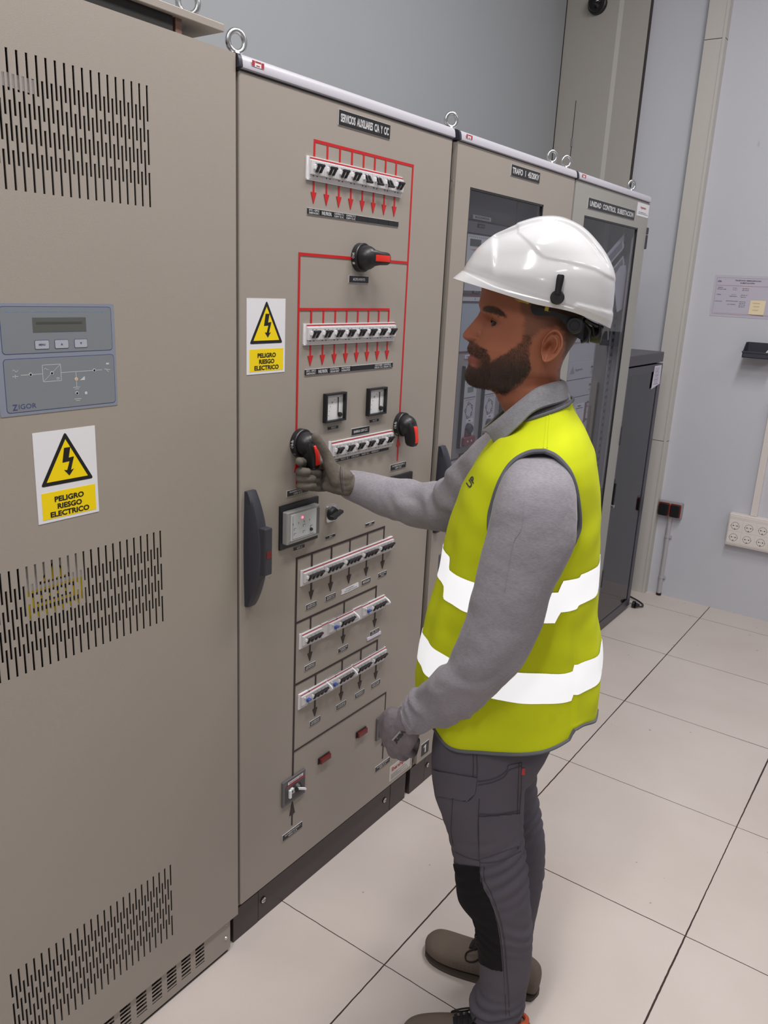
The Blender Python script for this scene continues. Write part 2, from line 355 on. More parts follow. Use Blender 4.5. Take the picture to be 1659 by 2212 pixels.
def warning_sign(parent, u0, v0, u1, v1, n=0.0):
    mb = MB(); mb.box((n, u0, v0), (n+.0008, u1, v1), M_SIGNW); w = u1-u0; h = v1-v0; e = n+.0011
    P = lambda a, b: (u0+a*w, v0+b*h)
    def roundtri(pts, r):
        out = []
        for i in range(3):
            p = np.array(pts[i]); a = np.array(pts[i-1]); b = np.array(pts[(i+1) % 3]); da = (a-p)/np.linalg.norm(a-p); db = (b-p)/np.linalg.norm(b-p)
            for k in range(6):
                t = k/5; q = (1-t)**2*(p+da*r)+2*t*(1-t)*p+t*t*(p+db*r); out.append(tuple(q))
        return out
    mb.prism(roundtri([P(.07, .405), P(.93, .405), P(.5, .975)], .006), n, e, M_LBL)
    mb.prism([P(.165, .447), P(.835, .447), P(.5, .892)], n, e+.0003, M_YEL)
    bolt = [P(.47, .80), P(.57, .80), P(.535, .685), P(.62, .69), P(.56, .545), P(.61, .555), P(.53, .485), P(.45, .555), P(.50, .55), P(.545, .645), P(.43, .64)]
    mb.prism(bolt, n, e+.0006, M_LBL)
    mb.prism([P(.07, .035), P(.95, .035), P(.95, .335), P(.07, .335)], n, e, M_YEL)
    for i, (s, a, b) in enumerate((('PELIGRO', .27, .75), ('RIESGO', .31, .71), ('ELECTRICO', .19, .83))):
        z = .335-.035-(i+1)*.083; text(mb, s, *P(a, z), *P(b, z+.062), e+.0004, M_LBL, .035)
    return mb.build('warning_sign', parent)

def door_handle(parent, y0, z0, z1, n=0.0, knob=True):
    """swing lever handle housing, long curved dark grey; y0 its left side"""
    H = z1-z0; rings = []
    for i in range(25):
        t = i/24; z = z0+H*t
        prot = 0.050*(math.sin(PI*min(1, max(0, (t*0.94+.03))))**0.62)
        wd = 0.034*(0.82+0.18*math.sin(PI*t)); c = y0+0.017
        rings.append([(n-.002, c-wd/2, z), (n+prot*.75, c-wd/2, z), (n+prot*.93, c-wd/2+.003, z), (n+prot, c-wd/2+.008, z), (n+prot, c+wd/2-.008, z), (n+prot*.93, c+wd/2-.003, z), (n+prot*.75, c+wd/2, z), (n-.002, c+wd/2, z)])
    mb = MB(); mb.loft(rings, M_HANDLE); h = mb.build('handle', parent, smooth=True, angle=30)
    mb = MB(); zc = z0+H*.52; mb.box((n+.03, y0+.006, zc-.056), (n+.062, y0+.030, zc+.056), M_HANDLE, .003); mb.box((n+.0615, y0+.011, zc-.016), (n+.0628, y0+.025, zc+.002), M_DRED, .0004)
    mb.tube([(n+.0625, y0+.010+.0012*k, zc-.060-.004*math.sin(PI*k/12)) for k in range(13)], .0006, M_STEEL, 6)
    mb.build('latch_cover', h); return h

def cabinet_shell(root, y0, y1, zt, paint, depth=0.62, door_t=0.022, zb=0.1):
    """carcass behind the door plane x=0"""
    mb = MB(); d = depth; t = .018; x1 = -door_t-.002
    mb.box((-d, y0, zb), (x1, y0+t, zt-.012), paint); mb.box((-d, y1-t, zb), (x1, y1, zt-.012), paint)
    mb.box((-d, y0+t, zt-.03), (x1, y1-t, zt-.012), paint); mb.box((-d, y0+t, zb), (x1, y1-t, zb+.02), paint); mb.box((-d, y0+t, zb+.02), (-d+.01, y1-t, zt-.03), M_CABIN)
    mb.build('carcass', root)

def top_strip(root, y0, y1, z0=2.0915, z1=2.1185, logo=True, ends=(True, True)):
    rings = []
    prof = [(-.035, 0), (.0015, .0), (.0055, .0015), (.0060, .004), (.0045, .014), (.0025, .0205), (-.0015, .0250), (-.0080, .0272), (-.035, .0275)]
    e = .012
    mb = MB(); a = y0+(e if ends[0] else 0); b = y1-(.004 if ends[1] else 0)
    mb.loft([[(x, y, z0+z) for x, z in prof] for y in (a, b)], M_STRIP); o = mb.build('top_strip', root, smooth=True, angle=40)
    if ends[0]: mb = MB(); mb.loft([[(x*1.02+.0008, y, z0+z) for x, z in prof] for y in (y0+.002, a)], M_HANDLE); mb.build('end_cap', o, smooth=True, angle=40)
    if ends[1]: mb = MB(); mb.loft([[(x*1.0-.004, y, z0+z) for x, z in prof] for y in (b, y1)], M_BLACK); mb.build('end_cap', o, smooth=True, angle=40)
    if logo:
        mb = MB(); u = y0+.037; n = .0063
        rect(mb, u, z0+.009, u+.034, z0+.020, n, M_WHITE)
        for q in (0, .026): rect(mb, u+q, z0+.0095, u+q+.008, z0+.0195, n+.0002, M_RTXT)
        rect(mb, u+.009, z0+.0165, u+.025, z0+.0195, n+.0002, M_RTXT); rect(mb, u+.012, z0+.0105, u+.022, z0+.0125, n+.0002, M_RTXT)
        mb.build('logo_badge', o)
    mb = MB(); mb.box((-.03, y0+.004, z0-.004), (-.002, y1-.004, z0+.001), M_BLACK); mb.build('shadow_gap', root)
    return o

def plinth(root, y0, y1, x=-.02, h=.1):
    mb = MB()
    mb.box((x-.55, y0+.09, 0), (x, y1-.098, h), M_PLINTH, .0012); mb.build('plinth', root)
    for a, b in ((y0-.0045, y0+.0885), (y1-.0965, y1-.006)):
        mb = MB(); mb.box((x-.12, a, 0), (x+.0006, b, h), M_PLINTH, .0012); c = mb.build('plinth_corner', root)
    for yy in (y0+.108, y1-.13):
        mb = MB(); mb.cyl((x-.002, yy, .06), (x+.0008, yy, .06), .0105, .0105, M_DARK, 24); mb.lathe((x, yy, .06), (1, 0, 0), [(0, .0082), (.003, .0082), (.0045, .006), (.0047, 0.0001)], M_STEEL, 20)
        mb.box((x+.0045, yy-.006, .0592), (x+.0052, yy+.006, .0608), M_DARK); mb.build('bolt', root, smooth=True)

# ================================================================ CABINET 1: charger cabinet with louvred door
C1 = empty('charger_cabinet', (-0.4, -0.4, 0), 'tall beige cabinet with slotted vents, keypad panel and yellow warning sign, nearest the camera', 'electrical cabinet')
y0, y1 = -0.805, -0.006
def slotted_door():
    us = [y0]; cells = []
    cols = []
    P = 0.01614; sw = 0.0041
    k = 0
    for k in range(25):
        c = -0.2195-P*k; cols.append((c, 3))
        if k < 24: cols.append((c-P/2, 2))
    cols.sort()
    edges = [y0]
    for c, t in cols: edges += [c-sw/2, c+sw/2]
    edges.append(y1)
    mb_ = MB(); vents = [(2.016, 1.816), (1.201, 1.001), (0.396, 0.198)]
    zs = [0.105, 2.115]; L3 = .058; pit = .071; 
    allz = set(zs)
    for zt, zb_ in vents:
        for i in range(3): allz |= {round(zt-pit*i, 5), round(zt-pit*i-L3, 5)}
        for i in range(2): allz |= {round(zt-.0345-.071*i, 5), round(zt-.0345-.071*i-.058, 5)}
    Z = sorted(allz); E_ = edges
    slots3 = [(round(zt-pit*i-L3, 5), round(zt-pit*i, 5)) for zt, _ in vents for i in range(3)]
    slots2 = [(round(zt-.0345-.071*i-.058, 5), round(zt-.0345-.071*i, 5)) for zt, _ in vents for i in range(2)]
    V = {}; VL = []; FL = []
    def vid(i, j, b):
        if (i, j, b) not in V:
            V[(i, j, b)] = len(VL); VL.append((0.0 if b == 0 else -0.0018, E_[i], Z[j]))
        return V[(i, j, b)]
    hole = [[False]*(len(Z)-1) for _ in range(len(E_)-1)]
    for ci, (c, t) in enumerate(cols):
        i = 1+2*ci
        for j in range(len(Z)-1):
            zm = (Z[j]+Z[j+1])/2
            if any(a < zm < b for a, b in (slots3 if t == 3 else slots2)): hole[i][j] = True
    for i in range(len(E_)-1):
        for j in range(len(Z)-1):
            if hole[i][j]: continue
            FL.append((vid(i, j, 0), vid(i+1, j, 0), vid(i+1, j+1, 0), vid(i, j+1, 0)))
            FL.append((vid(i, j, 1), vid(i, j+1, 1), vid(i+1, j+1, 1), vid(i+1, j, 1)))
            for di, dj, a, b in ((-1, 0, (i, j+1), (i, j)), (1, 0, (i+1, j), (i+1, j+1)), (0, -1, (i, j), (i+1, j)), (0, 1, (i+1, j+1), (i, j+1))):
                ii, jj = i+di, j+dj
                if ii < 0 or jj < 0 or ii >= len(E_)-1 or jj >= len(Z)-1: continue
                if hole[ii][jj]: FL.append((vid(*b, 0), vid(*b, 1), vid(*a, 1), vid(*a, 0)))
    mb_.add(VL, FL, M_CAB)
    t = .024
    mb_.box((-t, y0, .105), (-.0001, y0+.0015, 2.115), M_CAB); mb_.box((-t, y1-.0015, .105), (-.0001, y1, 2.115), M_CAB)
    mb_.box((-t, y0, 2.1135), (-.0001, y1, 2.115), M_CAB); mb_.box((-t, y0, .105), (-.0001, y1, .1065), M_CAB)
    return mb_.build('door', C1)
D1 = slotted_door()
mb = MB(); mb.box((-.62, y0-.6+.6, .11), (-.05, y0+.018, 2.1), M_CAB); mb.box((-.62, y1-.028, .11), (-.026, y1-.01, 2.118), M_CAB); mb.box((-.62, y0, .11), (-.61, y1-.01, 2.1), M_CABIN); mb.box((-.62, y0, .11), (-.03, y1-.02, .12), M_CABIN)
mb.box((-.35, y0+.02, .3), (-.06, y1-.08, 2.02), M_DARK); mb.box((-.62, y0, 2.098), (-.10, y1-.012, 2.106), M_CAB)
mb.build('carcass', C1)
mb = MB(); mb.box((-.62, -.9, 2.143), (0.0, -.035, 2.157), M_CAB, .0015); LD = mb.build('lid', C1)
mb = MB(); mb.box((-.60, -.88, 2.117), (-.010, -.150, 2.1425), M_DARK); mb.build('lid_gap_shade', C1)  # added dark box; its colour stands for the shade under the lid
for yy in (-.142, -.6):
    mb = MB(); mb.box((-.06, yy, 2.10), (-.012, yy+.014, 2.144), mat('bracket_brown', S(120, 88, 76), .5)); mb.build('lid_bracket', C1)
eyebolt(C1, -.045, -.083, 2.157, .9, R=.018)
mb = MB(); mb.box((-.0100, -.512, 1.095), (-.0092, -.392, 1.200), M_SIGNW); mb.box((-.0095, -.508, 1.098), (-.0088, -.396, 1.150), M_YEL)
for k, (yy, w_) in enumerate(((-.500, .09), (-.490, .07), (-.503, .10))): mb.box((-.0090, yy, 1.137-.0145*k), (-.0084, yy+w_, 1.145-.0145*k), M_LBL)
mb.prism([(-.452-.035, 1.157), (-.452+.035, 1.157), (-.452, 1.196)], -.0095, -.0088, M_LBL); mb.prism([(-.452-.027, 1.161), (-.452+.027, 1.161), (-.452, 1.190)], -.0090, -.0084, M_YEL); mb.build('inner_warning_label', C1)
mb = MB(); mb.prism([(-.62, 1.972), (-.43, 1.962), (-.43, 1.982), (-.62, 1.992)], -.0098, -.0090, M_SIGNW); mb.build('inner_paper_strip', C1)
# side latch piece near the top right edge
mb = MB(); mb.box((-.026, y1, 2.085), (-.008, y1+.0003, 2.113), M_STEEL, .001); mb.build('corner_clip', C1)
# base with louvres
mb = MB(); yb0, yb1 = -.84, -.028
groups = [(-.1455-.0445*k, -.1165-.0445*k) for k in range(15)]
zz = [.005, .028, .106]
fx = -.0065
# louvre slats: frame strips plus tilted slats over a dark back
mb.box((-.05, yb0, .012), (-.03, yb1, .104), M_DARK)
prev = yb1
for a, b in groups:
    mb.box((-.02, b, .012), (fx, prev, .106), M_CAB); prev = a
    mb.box((-.02, a, .012), (fx, b, .034), M_CAB); mb.box((-.02, a, .101), (fx, b, .106), M_CAB)
    for i in range(6):
        z = .0395+i*.0112
        mb.add([(fx, a, z+.0045), (fx, b, z+.0045), (fx-.006, b, z-.0005), (fx-.006, a, z-.0005), (fx, a, z+.0), (fx, b, z+.0)], [(0, 1, 2, 3), (4, 5, 1, 0)], M_CAB)
mb.box((-.02, yb0, .012), (fx, prev, .106), M_CAB); mb.box((-.3, yb1-.003, .012), (-.02, yb1, .106), M_CAB)
mb.build('louvred_base', C1)
for zz_ in (.052, .095):
    mb = MB(); mb.lathe((fx, -.043, zz_), (1, 0, 0), [(0, .0055 if zz_ < .07 else .002), (.002, .0045 if zz_ < .07 else .0015), (.0024, .0001)], M_STEEL, 16); mb.build('screw', C1, smooth=True)
mb = MB(); mb.box((-.55, yb0+.02, 0), (-.012, yb1-.004, .0125), M_DARK); mb.build('foot_rail', C1)
# keypad panel
KP = MB(); KP.prism(rrect(-.534, 1.4645, -.3085, 1.6455, .002), 0, .0008, M_ZIG); kp = KP.build('keypad_panel', C1)
mb = MB()
for (a, b, c, d) in ((-.523, 1.5645, -.3145, 1.6405), (-.523, 1.4695, -.3125, 1.5575)):
    mb.prism(rrect(a, b, c, d, .006), 0, .0010, M_ZBL); mb.prism(rrect(a+.001, b+.001, c-.001, d-.001, .0055), 0, .0012, M_ZIG2)
mb.build('frame_print', kp)
mb = MB(); mb.box((0, -.467, 1.599), (.0016, -.367, 1.6225), M_LCD); mb.box((.0010, -.461, 1.612), (.0018, -.375, 1.6155), mat('lcd_char', S(74, 76, 74), .3)); mb.build('lcd_display', kp)
for i, (a, b) in enumerate(((-.466, -.4395), (-.4295, -.4030), (-.392, -.3662))):
    mb = MB(); mb.prism(rrect(a, 1.571, b, 1.5862, .002), 0, .0015, M_ZBL); mb.prism(rrect(a+.0008, 1.5718, b-.0008, 1.5854, .0018), 0, .0019, M_BTN)
    c = (a+b)/2
    if i == 0: text(mb, 'MENU', c-.006, 1.577, c+.006, 1.5803, .0021, M_ZBL, .03)
    elif i == 1: mb.add([(.0021, c-.002, 1.5768), (.0021, c+.002, 1.5768), (.0021, c, 1.5805)], [(0, 1, 2)], M_ZBL)
    else: mb.add([(.0021, c-.002, 1.5805), (.0021, c, 1.5768), (.0021, c+.002, 1.5805)], [(0, 1, 2)], M_ZBL)
    mb.build('button', kp)
mb = MB(); n_ = .0014; W_ = M_RELAYL; z_ = 1.5305
def ln(a, b, c, d, w=.0009): 
    dx, dy = c-a, d-b; l = math.hypot(dx, dy); px, py = -dy/l*w/2, dx/l*w/2
    mb.add([(n_, a+px, b+py), (n_, a-px, b-py), (n_, c-px, d-py), (n_, c+px, d+py)], [(0, 1, 2, 3)], W_)
ln(-.494, z_, -.455, z_); ln(-.421, z_, -.339, z_); ln(-.455, 1.517, -.455, 1.545); ln(-.421, 1.517, -.421, 1.545); ln(-.455, 1.545, -.421, 1.545); ln(-.455, 1.517, -.421, 1.517); ln(-.455, 1.517, -.421, 1.545, .0006)
ln(-.392, z_, -.392, 1.5035); ln(-.399, 1.5035, -.385, 1.5035); ln(-.396, 1.5005, -.388, 1.5005); ln(-.398, 1.483, -.384, 1.483); ln(-.395, 1.480, -.387, 1.480)
for t in range(8): ln(-.508+.0012*t, 1.538+.0018*math.sin(t*.9), -.508+.0012*(t+1), 1.538+.0018*math.sin((t+1)*.9), .0007)
ln(-.509, 1.529, -.499, 1.529); ln(-.504, 1.526, -.504, 1.532); ln(-.334, 1.532, -.322, 1.530); ln(-.330, 1.541, -.324, 1.541, .003); ln(-.330, 1.530, -.325, 1.526)
ln(-.430, 1.522, -.424, 1.522); ln(-.430, 1.520, -.424, 1.520)
for t in range(6): ln(-.452+.0014*t, 1.538+.0015*math.sin(t), -.452+.0014*(t+1), 1.538+.0015*math.sin(t+1), .0007)
mb.add([(n_, -.385, 1.515), (n_, -.375, 1.515), (n_, -.375, 1.522)], [(0, 1, 2)], W_); mb.prism(rrect(-.3765, 1.4895, -.3715, 1.4945, .002), 0, n_, W_)
for (a, b, m_) in ((-.477, z_, M_LBL), (-.438, z_, M_LBL), (-.355, z_, M_LBL), (-.392, 1.5175, M_ORANGE), (-.392, 1.493, M_LBL)):
    mb.prism([(a+.0032*math.cos(t*PI/8), b+.0032*math.sin(t*PI/8)) for t in range(16)], 0, n_+.0002, W_); mb.prism([(a+.002*math.cos(t*PI/8), b+.002*math.sin(t*PI/8)) for t in range(16)], 0, n_+.0005, m_)
mb.build('mimic_print', kp); mb = MB(); text(mb, 'Z', -.513, 1.4735, -.504, 1.4835, n_, M_ZBL, .02); text(mb, 'IGOR', -.502, 1.4750, -.4705, 1.4830, n_, M_ZBL, 0)
mb.build('brand_print', kp); mb = MB(); text(mb, 'SEINCO  SBC  RECTIFICADOR CARGADOR DE BATERIAS', -.513, 1.6315, -.33, 1.6335, n_, mat('faint_blue', S(120, 160, 205), .4))
mb.build('heading_print', kp)
warning_sign(C1, -.4815, 1.2705, -.3595, 1.432)

# ================================================================ CABINET 2: auxiliary services board
C2 = empty('distribution_board', (-0.3, 0.405, 0), 'beige switchboard cabinet with red and black line diagrams, breaker rows and rotary switches', 'electrical cabinet')
cabinet_shell(C2, 0.0, 0.815, 2.118, M_CAB)
mb = MB(); mb.box((-.022, .004, .125), (0, .8085, 2.088), M_CAB, .0035, 3); mb.build('door', C2)
top_strip(C2, -.005, .815)
plinth(C2, .0, .81)
mb = MB(); mb.box((-.015, .8085, .12), (-.012, .83, 2.09), M_DARK); mb.build('door_seal', C2)
eyebolt(C2, -.035, .030, 2.1185, 1.2, R=.0175)
# --- line diagram (film stuck on the door)
mb = MB()
BT = [0]
def bar(u0, v0, u1, v1, m):
    BT[0] = (BT[0]+1) % 23; u0, u1, v0, v1 = min(u0, u1), max(u0, u1), min(v0, v1), max(v0, v1)
    if u1-u0 < v1-v0: c = (u0+u1)/2; w = (u1-u0)*.64; u0, u1 = c-w, c+w
    mb.box((0, u0, v0), (.0008+BT[0]*.00003, u1, v1), m)
def arrow(u, vt, vb, m, w=.0075, hl=.024, up=False, ws=.0042, name=None):
    if not up:
        bar(u-ws/2, vb+hl*.8, u+ws/2, vt, m); mb.prism([(u-w*1.25, vb+hl), (u, vb), (u+w*1.25, vb+hl)], 0, .0016, m)
    else:
        bar(u-ws/2, vb, u+ws/2, vt-hl*.8, m); mb.prism([(u-w*1.25, vt-hl), (u+w*1.25, vt-hl), (u, vt)], 0, .0016, m)
bar(.229, 1.993, .625, 1.9995, M_RED); bar(.6185, 1.35, .6235, 1.9995, M_RED)
R1 = [.2315+.0449*k for k in range(8)]
for u in R1: bar(u-.0022, 1.96, u+.0022, 1.994, M_RED); arrow(u, 1.918, 1.8665, M_RED)
bar(.186, 1.754, .6185, 1.7605, M_RED); bar(.186, 1.35, .1905, 1.7605, M_RED); bar(.186, 1.634, .546, 1.640, M_RED)
R2 = [.2325+.04455*k for k in range(8)]
for u in R2: bar(u-.0022, 1.60, u+.0022, 1.636, M_RED); arrow(u, 1.56, 1.507, M_RED)
arrow(.6205, 1.292, 1.220, M_RED, up=True, hl=.03); arrow(.192, 1.29, 1.222, M_RED, up=True, hl=.03)
mb.build('red_line_diagram', C2)
mb = MB()
bar(.196, .33+.08, .2005, 1.036, M_BLINE); bar(.196, 1.031, .575, 1.0365, M_BLINE)
R4 = [.2565+.0790*k for k in range(5)]
for u in R4: bar(u-.002, .995, u+.002, 1.033, M_BLINE); arrow(u, .958, .9065, M_BLINE)
bar(.196, .856, .5505, .8615, M_BLINE)
R5 = [.2575, .3985, .547]
for u in R5: bar(u-.002, .82, u+.002, .858, M_BLINE); arrow(u, .783, .7315, M_BLINE)
bar(.196, .6805, .568, .686, M_BLINE)
R6 = [.284, .3988, .486, .5655]
for u in R6: bar(u-.002, .645, u+.002, .683, M_BLINE); arrow(u, .606, .555, M_BLINE)
bar(.196, .483, .6275, .4875, M_BLINE); bar(.624, .41, .6275, .487, M_BLINE)
arrow(.1985, .337, .256, M_BLINE, up=True, hl=.045, w=.0085); bar(.197, .30, .2, .34, M_BLINE); arrow(.6265, .337, .251, M_BLINE, up=True, hl=.035, w=.0085)
mb.build('black_line_diagram', C2)
# --- nameplates
nameplate(C2, .311, 2.0415, .512, 2.0745, [('SERVICIOS  AUXILIARES  C/A  Y  C/C', .93)], bold=.035, pad=.13)
T1 = [('DTC - OPC2', 'SUBESTACION 1'), ('PANEL PRINCIPAL',), ('CONTROL T1-1', '125V C.C'), ('CONTROL T1-2', '125V C.C'), ('',), ('',), ('',), ('',)]
D_ = [.2105, .255, .3, .3447, .3895, .4342, .478, .5225, .5665]
for k in range(8): nameplate(C2, D_[k]+.0004, 1.8425, D_[k+1]-.0004, 1.8565, list(T1[k]), pad=.1, edge=False)
T2 = [('DTC - OPC2', 'SUBESTACION 1'), ('PANEL PRINCIPAL',), ('CONTROL', 'CELDAS 20KV'), ('MOTORES', 'INTERRUPTOR')]
D_ = [.213, .2565, .301, .346, .3895]
for k in range(4): nameplate(C2, D_[k]+.0004, 1.485, D_[k+1]-.0006, 1.4995, list(T2[k]), pad=.1, edge=False)
nameplate(C2, .391, 1.485, .4815, 1.4990, [], edge=False); nameplate(C2, .4820, 1.485, .572, 1.4990, [('MOTORES  CONTROL', .8), ('CELDA T-A  CELDA T-A', .85)], pad=.1, edge=False)
nameplate(C2, .3685, 1.700, .448, 1.7175, [('ACOPLAMIENTO', .62)], pad=.25)
nameplate(C2, .306, 1.3445, .3445, 1.354, [('VCC1', .5)], pad=.15, edge=False); nameplate(C2, .480, 1.3435, .519, 1.353, [('VCC2', .5)], pad=.15, edge=False)
nameplate(C2, .4005, 1.319, .4790, 1.337, [('BARRAS 125V C.C', .75)], pad=.25)
for k in range(6): nameplate(C2, .3110+.0443*k, 1.2575, .3505+.0443*k, 1.268, [['UCS TPU', 'PROT. 45', 'CELDAS', 'MANDO TELE', 'RESERVA', ''][k]], pad=.2, edge=False)
nameplate(C2, .586, 1.1950, .664, 1.2125, ['ALIMENTACION 2', ('125V C.C', .4)], pad=.1); nameplate(C2, .157, 1.2000, .236, 1.2155, ['ALIMENTACION 1', ('125V C.C', .4)], pad=.1)
nameplate(C2, .309, 1.0580, .347, 1.0665, [('SA1', .3)], pad=.15, edge=False); nameplate(C2, .186, 1.0570, .225, 1.0670, [('GT-1', .5)], pad=.15, edge=False); nameplate(C2, .481, 1.0555, .5205, 1.0630, [('A01', .3)], pad=.15, edge=False)
for k, u in enumerate(R4):
    if k == 2: continue
    nameplate(C2, u-.0205, .8835, u+.0215, .8975, [('ALUMBRADO 1', 'SERVICIO AUX'), ('ALUMBRADO 2', 'SERVICIO AUX'), None, ('VENTILADOR',), ('AIRE', 'SALA')][k] and list([('ALUMBRADO 1', 'SERVICIO AUX'), ('ALUMBRADO 2', 'SERVICIO AUX'), None, ('VENTILADOR',), ('AIRE ACOND', ('SALA', .4))][k]), pad=.14)
mb = MB(); mb.prism([(.383, .882), (.3855, .8865), (.3835, .8955), (.458, .8975), (.4605, .892), (.4605, .883), (.42, .8815)], 0, .0010, M_SIGNW); text(mb, 'CUADRO', .403, .8905, .438, .8945, .0012, M_INK, .0); text(mb, 'UPS SUBESTACION', .397, .8845, .452, .8885, .0012, M_INK, 0); mb.build('paper_tape_label', C2)
for k, u in enumerate(R5): nameplate(C2, u-.0215, .7100, u+.0225, .7235, [['ALUMBRADO', 'EDIFICIO'], ['TOMAS', ('FUERZA', .5)], ['TC', 'CALEFACCION']][k], pad=.14)
mb = MB(); mb.prism([(.513, .7000), (.512, .7085), (.579, .7090), (.580, .6995)], 0, .0026, M_PAPER); mb.build('paper_tape_label', C2)
for k, u in enumerate(R6): nameplate(C2, u-.0215, .5325, u+.0235, .5475, [['ALUMBRADO', 'EXTERIOR'], ['TOMAS', 'PARQUE'], ['RESIST', 'TR 45-20 KV'], ['MOTOR', 'REGULADOR']][k], pad=.14)
nameplate(C2, .1595, .2265, .2410, .2450, ['ALIMENTACION 1', ('400V C.A', .45)], pad=.1); nameplate(C2, .587, .2215, .667, .2390, ['ALIMENTACION 1', ('400V C.A', .45)], pad=.1)
# --- warning sign, maker's sticker
warning_sign(C2, .0235, 1.4985, .1440, 1.6595)
mb = MB(); rect(mb, .672, .1415, .7915, .1965, .0008, M_PIL); mb.box((0, .672, .1415), (.0007, .7915, .1965), M_SIGNW); text(mb, 'Ibership', .683, .170, .755, .190, .0011, M_RTXT, .03)
for k in range(5): rect(mb, .680, .1465+.0042*k, [.78, .74, .775, .72, .765][k], .1478+.0042*k, .0010, M_INK)
mb.build('maker_sticker', C2)
# --- breakers
def breaker(parent, uc, vt, w, h, poles, state='up', blue=False, clear=False):
    """modular circuit breaker centred at uc, top at vt; one white body with a red line and a black lever"""
    mb = MB(); a, b = uc-w/2, uc+w/2; z0 = vt-h
    mb.box((0, a, z0), (.006, b, vt), M_BRK, .0006, 1)
    mb.box((.004, a+.0004, vt-h*.80), (.011, b-.0004, vt-h*.16), M_BRK, .001, 1)
    rect(mb, a, vt-.0048, b, vt-.0022, .0063, M_RED)
    pw = .0155 if poles == 4 else .0125; pc = [uc+.003*(0)+(k-(poles-1)/2)*pw + (.004 if blue else 0) for k in range(poles)]
    for c in pc:
        rect(mb, c-.0022, vt-.0135, c+.0022, vt-.0125, .0113, M_INK); rect(mb, c-.0012, vt-.0162, c+.0014, vt-.0155, .0113, M_INK)
        if poles == 2: mb.cyl((.006, c-.003, z0+.0075), (.0066, c-.003, z0+.0075), .0014, .0014, M_DARK, 10)
    mb.box((.010, pc[0]-.008, vt-h*.56), (.0165, pc[0]-.0055, vt-h*.34), M_BRK2, .001, 1)
    o = mb.build('circuit_breaker', parent, origin=(0, uc, vt))
    mb = MB(); zc = vt-h*.5; s = 1 if state == 'up' else -1
    for c in pc:
        V = [(.008, c-.0035, zc-.006), (.008, c+.0035, zc-.006), (.008, c+.0035, zc+.006), (.008, c-.0035, zc+.006)]
        mb.prism([(.0105, zc-s*.0085), (.0150, zc-s*.0085), (.0235, zc+s*.0050), (.0185, zc+s*.0070)], c-.0024, c+.0024, M_BLACK, ax=1)
    mb.box((.0165, pc[0]-.0048, zc+s*.0065-.0026), (.0240, pc[-1]+.0048, zc+s*.0065+.0026), M_BLACK, .0012, 1)
    mb.build('lever', o, origin=(0, uc, vt))
    return o
def brk_proto(vt, uc, *a, **k): return breaker(C2, uc, vt, *a, **k)
for us, vt, h, dn in ((R1, 1.9625, .0465, (4, 5, 6)), (R2, 1.6045, .0465, ())):
    up = breaker(C2, us[0]+.0012, vt, .0446, h, 2); down = None
    for k in range(1, 8):
        if k in dn and down is None: down = breaker(C2, us[k]+.0012, vt, .0446, h, 2, 'down')
        elif k in dn: copy_part(down, 0, us[k]-us[4], 0)
        else: copy_part(up, 0, us[k]-us[0], 0)
    mb = MB(); mb.box((0, us[0]-.0275, vt-h-.001), (.0035, us[0]-.0212, vt+.0005), M_BRK2); mb.box((0, us[0]-.0275, vt-h-.0022), (.0045, us[-1]+.0235, vt-h), M_BRK2); mb.build('trim_frame', C2)
b3 = breaker(C2, .3375, 1.3145, .0440, .047, 2)
for k in range(1, 6): copy_part(b3, 0, .0443*k, 0)
mb = MB(); mb.box((0, .3095, 1.266), (.0035, .3155, 1.3155), M_BRK2); mb.build('trim_frame', C2)
b4 = breaker(C2, .2565, .9975, .0785, .0410, 4)
for k in range(1, 5): copy_part(b4, 0, .079*k, 0)
mb = MB(); mb.box((0, .213, .9555), (.003, .2175, .998), M_BRK2); mb.box((0, .592, .9555), (.003, .6115, .998), M_BRK2); mb.build('trim_frame', C2)
def rcd(parent, uc, vt, h):
    mb = MB(); a = uc-.072; b = uc-.036
    mb.box((0, a, vt-h), (.006, b, vt), M_BRK, .0006, 1); mb.box((.004, a+.001, vt-h*.8), (.0105, b-.001, vt-h*.16), M_BRK, .001, 1); rect(mb, a, vt-.0048, b, vt-.0022, .0063, M_RED)
    mb.cyl((.0105, a+.012, vt-.012), (.013, a+.012, vt-.012), .0022, .0022, M_WHITE, 12)
    o = mb.build('residual_current_device', parent, origin=(0, uc, vt))
    mb = MB(); mb.box((.010, a+.018, vt-h*.55), (.021, a+.030, vt-h*.43), M_BLUE, .0015); mb.box((.010, a+.019, vt-h*.66), (.016, a+.024, vt-h*.5), M_BLUE, .001); mb.build('blue_lever', o, origin=(0, uc, vt)); 
    mb = MB(); zc = vt-h*.45
    mb.tube([(.006+.020*math.sin(PI*t/10), uc+.036, zc-.0125+.0025*t) for t in range(11)], .0028, M_BRK2, 8); mb.build('locking_clip', o, origin=(0, uc, vt), smooth=True)
    return o
brk5 = [copy_part(b4, 0, u-R4[0], .8235-.9975) for u in R5]
mb = MB(); mb.box((0, .213, .7815), (.0035, .218, .824), M_BRK2); mb.box((0, .30, .7815), (.0045, .505, .8235), M_BRK); rect(mb, .30, .8187, .505, .8213, .0047, M_RED); mb.build('trim_frame', C2)
r5 = rcd(C2, .3985, .8235, .041); copy_part(r5, 0, .547-.3985, 0)
brk6 = [copy_part(b4, 0, u-R4[0], .6500-.9975) for u in (.289, .4015, .486, .5655)]
mb = MB(); mb.box((0, .2135, .606), (.0035, .248, .6505), M_BRK2); mb.box((0, .328, .606), (.004, .60, .6500), M_BRK); rect(mb, .328, .6452, .60, .6478, .0042, M_RED); mb.build('trim_frame', C2)
r6 = rcd(C2, .289, .6500, .041); copy_part(r6, 0, .4015-.289, 0)
